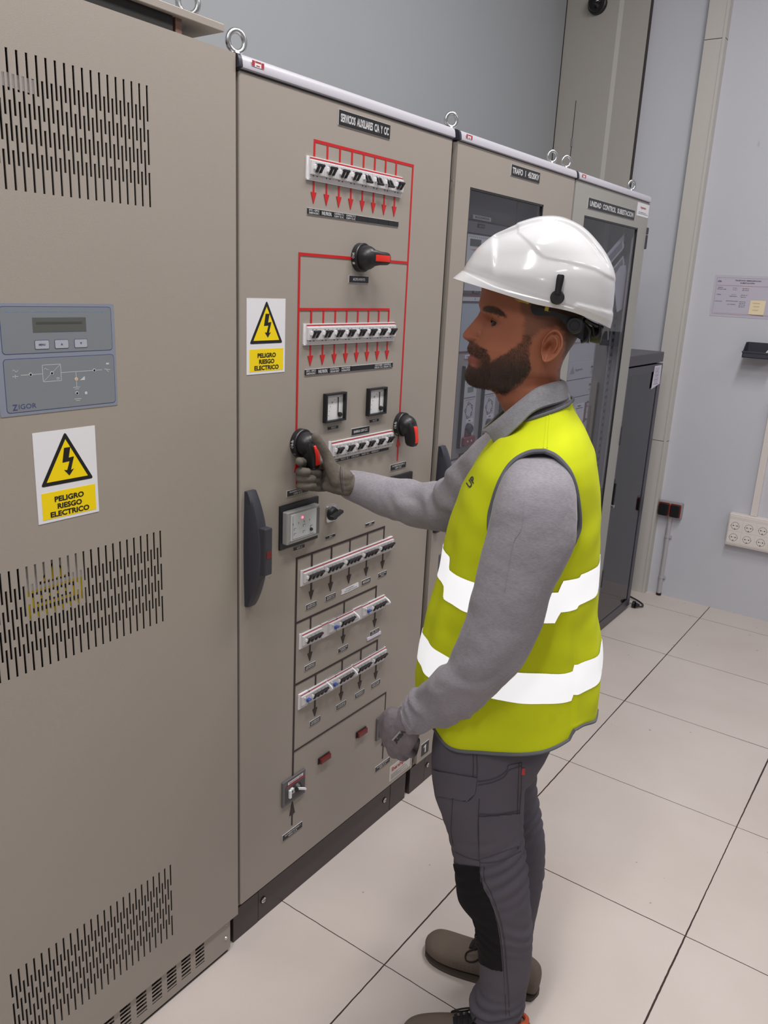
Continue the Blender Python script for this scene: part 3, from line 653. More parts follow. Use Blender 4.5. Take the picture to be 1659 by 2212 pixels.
# --- rotary handle switches
def rotary(yc, zc, ang, txt, parent=C2):
    """black disc with a pistol lever; ang = direction of the lever in the (y,z) plane, degrees"""
    mb = MB(); mb.lathe((0, yc, zc), (1, 0, 0), [(0, .034), (.0135, .034), (.0155, .0325), (.0155, .031)], M_BLACK, 48)
    d = math.radians(ang); ca, sa = math.cos(d), math.sin(d)
    for s, a0 in txt:
        for i, ch in enumerate(s):
            t = math.radians(a0-i*12); cy, cz = math.cos(t), math.sin(t)
            def fn(u, v, cy=cy, cz=cz): return (.0025+v, yc+.0342*cy-u*cz*-1, zc+.0342*cz-u*cy)
            def fn(u, v, t=t):
                tt = t-u/.0342; return (.0030+v, yc+.0343*math.cos(tt), zc+.0343*math.sin(tt))
            text(mb, ch, -.0028, 0, .0028, .0075, 0, M_LTXT, .02, fn=fn)
    base = mb.build('rotary_switch', parent, smooth=True, angle=30)
    # lever: hub dome + arm, lofted in local coords (a along the lever, b across, n outward)
    def L_(a, b, n): return (n, yc+a*ca-b*sa, zc+a*sa+b*ca)
    mb = MB(); rings = []
    for (n, r) in ((.0150, .0285), (.022, .0290), (.030, .0275), (.038, .0235), (.044, .0185), (.048, .0115), (.0492, .003)):
        rings.append([L_(r*math.cos(2*PI*k/32), r*math.sin(2*PI*k/32), n) for k in range(32)])
    mb.loft(rings, M_BLACK)
    rings = []
    for a, w, n0, n1 in ((-.022, .012, .020, .038), (-.012, .019, .018, .046), (.004, .0200, .017, .0520), (.016, .0175, .018, .0560), (.026, .0158, .021, .0580), (.038, .0158, .024, .0590), (.048, .0150, .026, .0588), (.0545, .0115, .030, .056), (.0575, .005, .036, .050)):
        ring = []
        for k in range(20):
            t = 2*PI*k/20; cx = abs(math.cos(t))**.6*math.copysign(1, math.cos(t)); sx = abs(math.sin(t))**.6*math.copysign(1, math.sin(t))
            ring.append(L_(a, w*cx, (n0+n1)/2+(n1-n0)/2*sx))
        rings.append(ring)
    mb.loft(rings, M_BLACK); lv = mb.build('lever', base, smooth=True, angle=60)
    mb = MB(); pts = [(-.002, .0475), (.002, .0535), (.010, .0558), (.020, .0580), (.030, .0592), (.040, .0600), (.0455, .0598), (.0465, .0575)]
    rings = [[L_(a, b, n+q) for b, q in ((-.0078, -.006), (-.0074, -.0002), (0, .0008), (.0074, -.0002), (.0078, -.006))] for a, n in pts]
    mb.loft(rings, M_REDP); mb.build('red_grip', lv, smooth=True, angle=50)
    return base
rotary(.4095, 1.7605, 0, [('I ON', 205)]); rotary(.2005, 1.3275, -90, [('OFF', 190), ('0', 225)]); rotary(.6255, 1.3245, -90, [('OFF', 190), ('0', 225)])
# --- meters
for (a, b, c, d) in ((.2845, 1.3655, .3640, 1.4370), (.4605, 1.3645, .5400, 1.4365)):
    mb = MB(); w = .0048
    mb.box((0, a, b), (.012, a+w, d), M_BLACK); mb.box((0, c-w, b), (.012, c, d), M_BLACK); mb.box((0, a+w, b), (.012, c-w, b+w), M_BLACK); mb.box((0, a+w, d-w), (.012, c-w, d), M_BLACK); mt = mb.build('voltmeter', C2)
    mb = MB(); mb.box((0, a+w, b+w), (.003, c-w, d-w), M_WHITE)
    for k in range(7):
        t = math.radians(90+15*k); cx, cz = c-.016, b+.016; r = .044; mb.box((.003, cx+r*math.cos(t)-.0012, cz+r*math.sin(t)-.0006), (.0033, cx+r*math.cos(t)+.0012, cz+r*math.sin(t)+.0006), M_INK)
    text(mb, 'V', a+.030, b+.045, a+.035, b+.050, .0034, M_INK, .02); mb.build('scale', mt)
    mb = MB(); mb.box((.004, c-.0262, b+.016), (.006, c-.0250, d-.012), M_BLACK); mb.cyl((.003, c-.018, b+.0155), (.009, c-.018, b+.0155), .0062, .0055, M_BLACK, 16); mb.tube([(.006, c-.0255, b+.020), (.006, c-.018, b+.0155)], .0018, M_BLACK, 6); mb.build('needle', mt)
# --- protection relay in its black frame
mb = MB(); mb.box((0, .1305, 1.0720), (.006, .2710, 1.1825), M_LBL, .0008, 1); pr = mb.build('protection_relay', C2)
mb = MB(); mb.prism(rrect(.1390, 1.0860, .2580, 1.1680, .003), .004, .022, M_RELAY, .004); mb.build('relay_body', pr)
mb = MB(); mb.box((.021, .150, 1.0950), (.0232, .2430, 1.1610), M_RELAYL, .0006, 1)
for k in range(4): rect(mb, .156+.02*k, 1.134, .1575+.02*k, 1.139, .0235, M_INK)
for i, (u, v) in enumerate(((.160, 1.125), (.160, 1.112), (.193, 1.128), (.193, 1.112), (.220, 1.120))): rect(mb, u, v, u+.008, v+.0008, .0235, M_INK); rect(mb, u, v-.005, u+.001, v, .0235, M_INK)
rect(mb, .155, 1.098, .1558, 1.157, .0235, M_INK); rect(mb, .155, 1.098, .235, 1.0988, .0235, M_INK); rect(mb, .246, 1.093, .256, 1.160, .0223, M_GREYP); mb.cyl((.0232, .2225, 1.1110), (.0275, .2225, 1.1110), .0042, .0036, M_BLACK, 16); mb.build('relay_face', pr)
mb = MB(); mb.cyl((.0232, .1900, 1.1480), (.0250, .1900, 1.1480), .0032, .0026, mat('red_led_lit', S(255, 70, 90), .4, emit=(1.0, .10, .16), estr=4.0), 16); mb.build('red_led', pr)
# --- small selector switch
mb = MB(); mb.prism(rrect(.3065, 1.1030, .3465, 1.1475, .008), 0, .004, M_STEEL, .001); mb.lathe((.004, .3265, 1.1255), (1, 0, 0), [(0, .0185), (.005, .0180), (.009, .0160), (.012, .0150), (.012, .0001)], M_BLACK, 32); ss = mb.build('selector_switch', C2, smooth=True, angle=30)
mb = MB(); mb.loft([[(.014+.012*(s > 0), .3265+a*.95-w*.25*t, 1.1255+a*.25+w*t*.95) for t, s in ((-1, -1), (1, -1), (.8, 1), (-.8, 1))] for a, w in ((-.019, .003), (-.012, .0060), (.004, .0062), (.014, .0050), (.0225, .0042))], M_BLACK); mb.build('lever', ss)
mb = MB(); mb.box((0, .590, 1.135), (.008, .694, 1.1785), M_LBL, .001, 1); mb.box((.006, .60, 1.140), (.016, .684, 1.1560), M_RELAYL, .002, 1); mb.build('blanking_frame', C2)
# --- indicator lenses
for a, b, c, d in ((.3035, .3935, .3530, .4135), (.4780, .3945, .5265, .4150)):
    mb = MB(); mb.box((0, a, b), (.004, c, d), M_BLACK, .0008, 1); q = mb.build('indicator_lamp', C2); mb = MB(); mb.box((.003, a+.003, b+.0015), (.0105, c-.0015, d-.0022), M_DRED, .002, 2); mb.build('red_lens', q)
# --- moulded case breaker fronts
def mccb(a, b, c, d):
    mb = MB(); mb.box((0, a, b), (.006, c, d), M_GREYP, .0015, 2); mb.box((.0055, a+.010, b+.010), (.007, c-.004, d-.020), mat('mccb_front', S(72, 70, 74), .4)); q = mb.build('moulded_case_breaker', C2)
    rect_ = MB(); rect(rect_, a+.018, d-.0145, c-.012, d-.006, .0072, M_SIGNW); text(rect_, 'TENSION RED', a+.022, d-.0130, c-.016, d-.0085, .0075, M_RTXT, .02); rect(rect_, a+.014, d-.021, c-.004, d-.0165, .0073, M_RTXT); rect(rect_, a+.030, d-.050, a+.046, d-.034, .0073, M_RELAYL); text(rect_, '1', a+.035, d-.047, a+.039, d-.037, .0076, M_INK, .03); rect_.build('front_print', q)
    mb = MB(); mb.box((.007, a+.020, d-.055), (.014, a+.0275, d-.030), M_BRK2, .001, 1); mb.box((.007, a+.0270, d-.034), (.013, a+.036, d-.028), M_BRK2, .001, 1); mb.lathe((.007, a+.058, d-.040), (1, 0, 0), [(0, .014), (.006, .011), (.010, .009), (.010, .001)], M_BLACK, 20); mb.build('window_frame', q)
    mb = MB(); mb.loft([[(.016+s*.003+t*.028, a+.050+t*.034+w*0, d-.036+ww-t*.008) for s, ww in ((-1, -.003), (1, -.003), (1, .003), (-1, .003))] for t, w in ((0, 0), (.25, 0), (.46, 0))], M_BRK2); mb.build('toggle', q)
mccb(.1540, .3370, .2450, .4135); mccb(.5810, .3365, .6710, .4140)
door_handle(C2, .0145, .962, 1.240)
mb = MB(); mb.cyl((-.002, .818, 1.985), (.004, .818, 1.985), .002, .002, M_STEEL, 8); mb.build('hinge_pin', C2)
# ================================================================ CABINET 3: transformer protection, glazed door
def glazed_door(root, y0, y1, z0, z1, wy0, wy1, wz0, wz1, paint):
    mb = MB(); t = .022
    mb.box((-t, y0, z0), (0, wy0, z1), paint); mb.box((-t, wy1, z0), (0, y1, z1), paint)
    mb.box((-t, wy0, wz1), (0, wy1, z1), paint); mb.box((-t, wy0, z0), (0, wy1, wz0), paint); d = mb.build('door', root)
    mb = MB(); mb.box((-.010, wy0-.004, wz0-.004), (-.006, wy1+.004, wz1+.004), M_GLASS); mb.build('glass_pane', d)
    mb = MB()
    for a, b, c, e in ((wy0, wz0, wy0+.004, wz1), (wy1-.006, wz0, wy1, wz1), (wy0, wz1-.006, wy1, wz1), (wy0, wz0, wy1, wz0+.004)): mb.box((-.0065, a, b), (-.001, c, e), M_BLACK)
    mb.build('glazing_seal', d); return d
C3 = empty('transformer_cabinet', (-0.3, 1.245, 0), 'beige cabinet with a tall glass door showing protection relays, lettered TRAFO 1 45/20KV', 'electrical cabinet')
cabinet_shell(C3, .835, 1.655, 2.118, M_CAB); glazed_door(C3, .8365, 1.6505, .124, 2.088, .921, 1.416, .30, 1.9795, M_CAB)
top_strip(C3, .8315, 1.6575); plinth(C3, .835, 1.64)
nameplate(C3, 1.160, 2.0400, 1.3635, 2.0735, [('TRAFO  1  45/20KV', .93)], bold=.035, pad=.13); nameplate(C3, .858, .1410, .9075, .1885, []); mb = MB(); mb.prism([(.8815, .1500), (.8875, .1500), (.8875, .1790), (.8825, .1790), (.8735, .1735), (.8735, .1690), (.8815, .1735)], .002, .0026, M_WHITE); mb.build('figure_one', C3)
for yy in (.850, 1.520, 1.640): eyebolt(C3, -.035, yy, 2.1185, .9)
door_handle(C3, .8375, .955, 1.232)
IX = -.06
mb = MB(); mb.box((IX-.01, .86, .13), (IX-.002, 1.62, 1.149), M_CABIN); mb.box((IX-.01, .86, 1.151), (IX-.002, 1.62, 1.500), M_RELAY); mb.box((IX-.01, .86, 1.66), (IX-.002, 1.62, 1.8625), M_RELAY)
mb.box((IX-.01, .86, 1.502), (IX-.002, 1.62, 1.656), mat('module_blue_grey', S(168, 182, 190), .4)); mb.box((IX-.012, .86, 1.902), (IX-.004, 1.345, 2.08), mat('blank_panel', S(118, 120, 126), .55)); mb.box((IX-.012, 1.35, 1.902), (IX-.004, 1.62, 2.08), mat('blank_panel', S(118, 120, 126), .55)); mb.box((IX-.01, .86, 1.864), (IX-.002, 1.62, 1.899), mat('module_strip_grey', S(152, 154, 160), .45))
MP = mb.build('mounting_panel', C3)
mb = MB(); e = IX-.0008
for z, m_, h in ((1.1495, M_MAROON, .0025), (1.131, M_INK, .0015), (1.5015, M_MAROON, .0022), (1.6575, M_INK, .002), (1.6770, M_MAROON, .003), (1.6815, M_INK, .0014), (1.8635, M_INK, .002), (1.9010, M_INK, .002)): mb.box((IX-.003, .86, z-h), (IX-.0002, 1.62, z+h), m_)
mb.box((IX-.003, .86, 1.6600), (IX-.001, 1.62, 1.6745), M_RELAYL); mb.box((IX-.003, .86, 1.1325), (IX-.001, 1.62, 1.1465), M_RELAYL); text(mb, '1', 1.105, 1.664, 1.108, 1.670, IX-.0004, M_INK, .03); text(mb, 'F', 1.098, 1.137, 1.101, 1.143, IX-.0004, M_INK, .03)
mb.build('panel_divider', C3)
def lab(u0, v0, u1, v1, s='', dark=False, n=IX):
    mb = MB(); mb.box((n-.003, u0, v0), (n+.0008, u1, v1), M_LBL if dark else M_SIGNW)
    if s: w = (u1-u0)*.12; h = (v1-v0)*.25; text(mb, s, u0+w, v0+h, u1-w, v1-h, n+.0011, M_LTXT if dark else M_INK, .02)
    return mb.build('module_label', C3)
lab(1.052, 1.905, 1.168, 1.9175, 'MULTICONVERTIDOR'); lab(1.088, 1.8825, 1.131, 1.8935, '-A12', True); lab(1.086, 1.6840, 1.128, 1.6945, '-K51', True); lab(1.067, 1.480, 1.103, 1.4905, '-K87'); lab(1.079, 1.151, 1.117, 1.1640, '-F411', True)
lab(1.190, 1.175, 1.245, 1.185, 'BLOQUEO'); lab(1.190, 1.163, 1.245, 1.173, 'DISPARO'); lab(1.170, 1.1525, 1.245, 1.161, 'REPOSICION')
mb = MB(); mb.box((IX-.002, 1.024, 1.692), (IX+.004, 1.26, 1.8595), M_RELAYL)
for k in range(12): mb.cyl((IX+.004, 1.036+k*.012, 1.853), (IX+.005, 1.036+k*.012, 1.853), .0012, .0012, M_INK, 8)
mb.box((IX+.003, 1.040, 1.826), (IX+.0048, 1.108, 1.8465), mat('relay_lcd', S(72, 82, 78), .25)); text(mb, 'Ingeteam', 1.050, 1.813, 1.09, 1.818, IX+.0052, mat('orange_print', S(190, 110, 90), .5), .02)
mb.build('protection_relay', C3)
for k, u in enumerate((1.064, 1.205, 1.345)):
    mb = MB(); w = .088; mb.box((IX-.002, u, 1.190), (IX+.006, u+w, 1.455), M_RELAYL, .0015, 1); mb.box((IX-.002, u-.006, 1.186), (IX+.009, u, 1.457), M_BLACK)
    n = IX+.0065; rect(mb, u+.026, 1.369, u+.064, 1.387, n, mat('relay_lcd_green', S(120, 134, 126), .25)); rect(mb, u+.006, 1.351, u+.080, 1.3530, n, M_INK)
    for q in range(6): rect(mb, u+.018+q*.010, 1.343, u+.021+q*.010, 1.346, n, M_INK)
    for q in range(5):
        t = PI*.15+q*PI*.42; cy, cz = u+.044+.022*math.cos(t), 1.309+.024*math.sin(t)
        mb.prism([(cy+.006*math.cos(a), cz+.006*math.sin(a)) for a in [j*PI/3 for j in range(6)]], IX, n+.0004, M_MAROON); mb.prism([(cy+.004*math.cos(a), cz+.004*math.sin(a)) for a in [j*PI/3 for j in range(6)]], IX, n+.0007, M_RELAYL)
    mb.tube([(n+.0005, u+.044+.022*math.cos(a), 1.309+.024*math.sin(a)) for a in [j*PI/12 for j in range(24)]], .0006, M_MAROON, 5, closed=True)
    rect(mb, u+.030, 1.267, u+.076, 1.2805, n, M_SIGNW); rect(mb, u+.045, 1.2725, u+.060, 1.2755, n+.0003, M_INK)
    pr = mb.build('test_block_relay', C3)
    mb = MB(); mb.box((IX+.005, u+.010, 1.192), (IX+.018, u+.084, 1.222), mat('maroon_block', S(130, 66, 72), .4), .003, 1); mb.lathe((IX+.006, u+.045, 1.248), (1, 0, 0), [(0, .018), (.01, .017), (.016, .012), (.016, .0001)], M_INK, 20); mb.box((IX+.006, u+.026, 1.222), (IX+.014, u+.062, 1.244), M_MAROON, .002, 1)
    for q in (.03, .055): mb.cyl((IX+.018, u+q, 1.207), (IX+.020, u+q, 1.207), .0035, .003, M_RELAYL, 10)
    mb.build('test_socket', pr)
# ================================================================ CABINET 4: substation control unit
C4 = empty('control_cabinet', (-0.3, 2.065, 0), 'grey-beige cabinet with glass door showing a rack frame, lettered UNIDAD CONTROL SUBESTACION', 'electrical cabinet')
y0, y1 = 1.6590, 2.480
mb = MB(); zt = 2.118; d = .62
mb.box((-d, y0+.0, .1), (-.0225, y0+.014, zt-.012), M_CAB4); mb.box((-d, y1-.018, .1), (-.0225, y1-.002, zt-.012), M_CAB4); mb.box((-d, y0+.014, zt-.03), (-.0225, y1-.018, zt-.012), M_CAB4); mb.box((-d, y0+.014, .1), (-.0225, y1-.018, .12), M_CAB4); mb.box((-d, y0+.014, .12), (-d+.01, y1-.018, zt-.03), M_CABIN); mb.build('carcass', C4)
glazed_door(C4, 1.664, 2.478, .124, 2.088, 1.771, 2.366, .25, 1.9785, M_CAB4)
top_strip(C4, 1.6605, 2.478); plinth(C4, 1.67, 2.462)
nameplate(C4, 1.7895, 2.0045, 2.2985, 2.0430, [('UNIDAD  CONTROL  SUBESTACION', .94)], bold=.035, pad=.15)
mb = MB(); mb.box((0, 2.325, 2.027), (.0008, 2.4735, 2.0800), M_SIGNW); text(mb, 'Ingeteam', 2.363, 2.0555, 2.432, 2.0680, .0010, M_RTXT, .03); rect(mb, 2.335, 2.0370, 2.465, 2.0385, .001, M_INK); text(mb, 'www.ingeteam.com', 2.345, 2.041, 2.44, 2.045, .001, M_INK, .03); mb.build('maker_sticker', C4)
eyebolt(C4, -.035, 2.320, 2.1185, .9)
for zc in (1.945, 1.06, .34):
    mb = MB(); mb.box((-.018, 2.4782, zc-.045), (.006, 2.492, zc+.014), M_HANDLE, .003); mb.box((-.018, 2.4782, zc+.016), (.006, 2.492, zc+.045), M_HANDLE, .003); mb.build('hinge', C4)
# inside: swing frame with perforated upright, white modules, small brackets
mb = MB(); mb.box((-.075, 2.395, .14), (-.072, 2.452, 2.08), mat('rack_rail', S(168, 168, 168), .4)); mb.box((-.075, 2.448, .14), (-.030, 2.452, 2.08), mat('rack_rail', S(168, 168, 168), .4))
for k in range(58): mb.box((-.0725, 2.414, .16+k*.0325), (-.0712, 2.436, .174+k*.0325), M_INK)
mb.build('rack_upright', C4)
mb = MB(); mb.box((-.40, 1.68, .13), (-.39, 2.45, 2.08), mat('blank_panel', S(118, 120, 126), .55)); mb.box((-.12, 2.24, .14), (-.10, 2.30, 2.08), M_CAB4); mb.box((-.12, 1.69, .14), (-.10, 1.715, 2.08), M_CAB4)
mb.box((-.09, 1.78, 1.42), (-.082, 2.24, 1.50), M_RELAYL); mb.build('swing_frame', C4)
for k, (a, b) in enumerate(((1.50, 1.62), (1.345, 1.42), (1.268, 1.343), (1.190, 1.266), (1.112, 1.188), (1.034, 1.110), (.90, 1.03), (.70, .89), (.45, .68))):
    mb = MB(); mb.box((-.09, 1.720, a+.001), (-.078, 2.235, b-.001), M_RELAYL if k != 7 else M_RELAY, .001, 1)
    if k == 1:
        mb.prism([(1.985, 1.372), (2.03, 1.372), (2.0075, 1.405)], -.08, -.077, M_RELAY); text(mb, 'Ingeteam', 2.04, 1.378, 2.12, 1.392, -.0775, M_INK, 0)
    for q in (0, .018): mb.lathe((-.078, 2.218, a+.028+q), (1, 0, 0), [(0, .005), (.006, .004), (.006, .0001)], M_INK if q else M_STEEL, 12)
    mb.build('rack_module', C4)
mb = MB(); mb.box((-.078, 2.075, 1.148), (-.076, 2.205, 1.235), M_SIGNW); mb.box((-.0765, 2.185, 1.146), (-.0755, 2.208, 1.236), M_MAROON); rect(mb, 2.09, 1.215, 2.165, 1.218, -.0755, M_INK); rect(mb, 2.105, 1.224, 2.14, 1.229, -.0755, M_INK); mb.build('module_label', C4)
for (a, b, zc) in ((2.335, 2.355, 1.09), (2.37, 2.39, 1.13)):
    mb = MB(); mb.box((-.16, a, zc-.07), (-.12, b, zc+.07), mat('bracket_grey', S(88, 86, 94), .5), .004); mb.build('bracket', C4)
# paper reflections in the door glass, built as pale sheets behind the pane
mb = MB(); q = [(2.225, 1.768), (2.285, 1.818), (2.350, 1.826), (2.443, 1.705), (2.443, 1.655), (2.312, 1.626)]; mb.prism(q, -.0290, -.0283, mat('reflected_sheet', S(196, 198, 206), .3)); mb.build('paper_reflection', C4)
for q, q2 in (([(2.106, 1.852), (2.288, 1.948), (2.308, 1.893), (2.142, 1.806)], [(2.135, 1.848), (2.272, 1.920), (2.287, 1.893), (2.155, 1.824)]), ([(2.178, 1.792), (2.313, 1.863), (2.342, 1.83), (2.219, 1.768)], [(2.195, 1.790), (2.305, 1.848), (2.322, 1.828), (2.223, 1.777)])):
    mb = MB(); mb.prism(q, -.0310, -.0303, mat('reflection_border', S(182, 184, 192), .4)); mb.prism(q2, -.0308, -.0300, mat('blank_panel', S(118, 120, 126), .55)); mb.build('paper_reflection', C4)
# antenna on top of cabinet 4
AN = empty('whip_antenna', (-.2, 2.04, 2.106), 'thin black whip antenna with a small collar standing on top of the glazed cabinets', 'antenna')
mb = MB(); mb.cyl((-.2, 2.04, 2.106), (-.2, 2.04, 2.128), .016, .013, M_BLACK, 20); mb.build('magnetic_base', AN)
mb = MB(); mb.tube([(-.2, 2.04, 2.128), (-.2, 2.04, 2.43)], .0018, M_BLACK, 8); mb.build('whip', AN); mb = MB(); mb.cyl((-.2, 2.04, 2.262), (-.2, 2.04, 2.292), .0048, .0048, M_GREYP, 12); mb.build('collar', AN)

# ================================================================ server rack beyond
RK = empty('server_rack', (-.3, 2.78, 0), 'low dark grey rack cabinet with smoked glass door and a paper sheet taped to it', 'server rack')
a, b, h = 2.503, 3.058, 1.428; fx = -.018
mb = MB(); t = .022
mb.prism([(fx-.6, a), (fx-.02, a), (fx, a+.012), (fx, b-.012), (fx-.02, b), (fx-.6, b)], h-.05, h, M_RACK, .004, ax=2)
mb.box((fx-.6, a, 0), (fx-.03, a+.02, h-.05), M_RACK); mb.box((fx-.6, b-.02, 0), (fx-.03, b, h-.05), M_RACK); mb.box((fx-.6, a+.02, 0), (fx-.59, b-.02, h-.05), M_RACK); mb.box((fx-.6, a, 0), (fx-.03, b, .04), M_RACK); mb.build('carcass', RK)
mb = MB()
mb.box((fx-.024, a+.004, .02), (fx, a+.045, h-.058), M_RACK, .002); mb.box((fx-.024, b-.05, .02), (fx, b-.004, h-.058), M_RACK, .002); mb.box((fx-.024, a+.045, h-.095), (fx, b-.05, h-.058), M_RACK, .002); mb.box((fx-.024, a+.045, .02), (fx, b-.05, .062), M_RACK, .002); DR = mb.build('door', RK)
mb = MB(); mb.box((fx-.009, a+.043, .060), (fx-.004, b-.048, h-.093), M_GLASSD); mb.build('glass_pane', DR)
mb = MB(); mb.box((fx, a+.012, 0.70), (fx+.007, a+.036, .84), M_BLACK, .002); mb.box((fx+.006, a+.018, .70), (fx+.016, a+.030, .82), M_BLACK, .002); mb.cyl((fx+.006, a+.024, .706), (fx+.017, a+.024, .706), .009, .008, M_STEEL, 14); mb.build('door_handle', DR)
mb = MB(); mb.box((fx-.45, a+.06, .10), (fx-.10, b-.06, .55), mat('rack_inside', S(60, 60, 66), .6)); mb.box((fx-.40, a+.06, .80), (fx-.08, b-.06, .98), mat('rack_inside', S(60, 60, 66), .6)); mb.build('equipment', RK)
mb = MB()
def rk(px): return px
mb.add([(fx+.0012, b-.150, 1.245), (fx+.0012, b-.020, 1.265), (fx+.0012, b-.028, 1.362), (fx+.0012, b-.140, 1.362)], [(0, 1, 2, 3)], M_PAPER)
for q in range(16): z = 1.267+q*.0055; mb.box((fx+.0012, b-.128+(q % 3)*.003, z), (fx+.0016, b-.052-(q*7 % 5)*.004, z+.0016), M_INK if q % 4 == 0 else mat('grey_print', S(150, 150, 165), .6))
mb.build('rack_notice', RK)
# power cable with plug lying in front of the rack
mb = MB(); pts = [(-.10, 3.24, .008), (-.06, 3.215, .008), (-.01, 3.185, .008), (.028, 3.150, .008), (.040, 3.118, .009), (.030, 3.095, .011), (.020, 3.085, .014)]
def smooth_path(P, n=6):
    P = [Vector(p) for p in P]; out = []
    for i in range(len(P)-1):
        p0, p1, p2, p3 = P[max(i-1, 0)], P[i], P[i+1], P[min(i+2, len(P)-1)]
        for k in range(n):
            t = k/n; out.append(.5*((2*p1)+(-p0+p2)*t+(2*p0-5*p1+4*p2-p3)*t*t+(-p0+3*p1-3*p2+p3)*t**3))
    out.append(P[-1]); return out
PC = empty('power_cable', (0, 3.15, 0), 'black power cable with a moulded plug lying on the floor beside the rack', 'cable')
mb.tube(smooth_path(pts), .0042, M_BLACK, 8); mb.build('cord', PC, smooth=True)
mb = MB(); mb.cyl((.026, 3.094, .016), (.006, 3.078, .0195), .009, .018, M_BLACK, 16); mb.cyl((.006, 3.082, .0195), (-.008, 3.082, .0195), .019, .019, M_BLACK, 20); mb.cyl((-.008, 3.089, .019), (-.027, 3.089, .019), .0024, .0024, M_STEEL, 8); mb.cyl((-.008, 3.071, .019), (-.027, 3.071, .019), .0024, .0024, M_STEEL, 8); mb.build('plug', PC, smooth=True, angle=40)
# ================================================================ things on the far wall (y = YF)
def wbox(mb, x0, z0, x1, z1, d0, d1, m, bev=0): mb.box((x0, YF-d1, z0), (x1, YF-d0, z1), m, bev)
def wfn(n): return lambda u, v: (u, YF-n, v)
DO = empty('double_wall_outlet', (.044, YF, .53), 'pair of black outlet covers with red rims on the far wall above a grey conduit', 'power outlet')
mb = MB(); wbox(mb, -.022, .486, .110, .572, 0, .036, mat('outlet_box', S(150, 148, 152), .4), .004); mb.build('box', DO)
for x0, x1 in ((-.0215, .042), (.044, .106)):
    mb = MB(); mb.prism(rrect(x0, .489, x1, .566, .010), YF-.036, YF-.041, mat('outlet_red', S(150, 40, 32), .4), 0, ax=1); mb.prism(rrect(x0+.004, .492, x1-.004, .563, .010), YF-.040, YF-.050, M_LBL, .003, ax=1); mb.build('cover', DO)
CO = empty('wall_conduit', (.045, YF, 0), 'grey plastic conduit running down the far wall to the floor', 'conduit')
mb = MB(); mb.tube([(.046, YF-.014, .486), (.047, YF-.014, .25), (.046, YF-.014, .012)], .0125, M_CONDUIT, 16); mb.cyl((.046, YF-.014, .0), (.046, YF-.014, .014), .0145, .0145, M_DARK, 16); mb.build('tube', CO, smooth=True, angle=40)
for z in (.365, .115):
    mb = MB(); mb.cyl((.046, YF-.014, z-.008), (.046, YF-.014, z+.008), .0150, .0150, M_CONDUIT, 20); mb.box((.058, YF-.012, z-.012), (.070, YF, z+.006), M_CONDUIT, .002); mb.build('clip', CO)
SB = empty('socket_box', (.5, YF, .487), 'cream surface box with two rows of round wall sockets on the far wall', 'socket box')
mb = MB(); wbox(mb, .366, .398, .86, .578, 0, .045, M_SOCK, .005); wbox(mb, .374, .408, .852, .566, .044, .0475, M_SOCK, .0015); mb.build('box', SB)
for i in range(6):
    for z in (.513, .4475):
        x = .406+.0703*i
        mb = MB(); wbox(mb, x-.0335, z-.0315, x+.0335, z+.0315, .0465, .0485, mat('socket_cream', S(232, 226, 222), .35), .0008)
        mb.lathe((x, YF-.0487, z), (0, -1, 0), [(0, .0205), (.001, .0205), (.0012, .0195)], M_INK, 32); mb.lathe((x, YF-.0488, z), (0, -1, 0), [(0, .0195), (.0014, .0192), (.0014, .0001)], mat('socket_cream', S(232, 226, 222), .35), 32)
        for dx in (-.0095, .0095): mb.cyl((x+dx, YF-.0500, z+.001), (x+dx, YF-.0506, z+.001), .0032, .0032, M_DARK, 10)
        mb.cyl((x, YF-.05, z-.016), (x, YF-.0506, z-.016), .0028, .0028, M_DARK, 8); mb.cyl((x, YF-.05, z+.001), (x, YF-.0506, z+.001), .0015, .0015, M_INK, 8)
        for dx in (-.021, .021): wbox(mb, x+dx-.002, z-.0008, x+dx+.002, z+.0008, .0485, .0503, M_INK)
        mb.build('socket', SB)
CT = empty('cable_trunking', (.485, YF, .578), 'cream vertical cable trunking rising from the socket box', 'cable trunking')
mb = MB(); wbox(mb, .466, .579, .500, 1.20, 0, .022, M_SOCK, .0015); mb.build('body', CT); mb = MB(); wbox(mb, .4665, .579, .4995, 1.20, .022, .0245, M_SOCK, .001); mb.build('cover', CT)
mb = MB(); x0, x1, z0, z1 = .087, .397, 1.614, 1.825
wbox(mb, x0, z0, x1, z1, 0, .0012, mat('paper_sleeve', S(196, 192, 208), .3)); f = wfn(.0015)
def wl(u0, v0, u1, v1, m, n=.0016): mb.add([(u0, YF-n, v0), (u1, YF-n, v0), (u1, YF-n, v1), (u0, YF-n, v1)], [(0, 1, 2, 3)], m)
wl(.099, 1.626, .385, 1.812, M_INK, .0013); wl(.0998, 1.6268, .3842, 1.8112, mat('paper_sleeve', S(196, 192, 208), .3), .0015)
text(mb, 'TELÉFONO EMERGENCIAS', .190, 1.7965, .318, 1.8045, 0, M_INK, .03, fn=wfn(.0018)); text(mb, 'SUBESTACIÓN', .218, 1.7845, .288, 1.7925, 0, M_INK, .03, fn=wfn(.0018)); text(mb, '.ICSA', .104, 1.789, .124, 1.798, 0, M_INK, .04, fn=wfn(.0018))
wl(.1045, 1.7715, .384, 1.7740, mat('faint_red', S(180, 140, 140), .6), .0017); wl(.104, 1.6305, .38, 1.6320, mat('faint_red', S(180, 140, 140), .6), .0017)
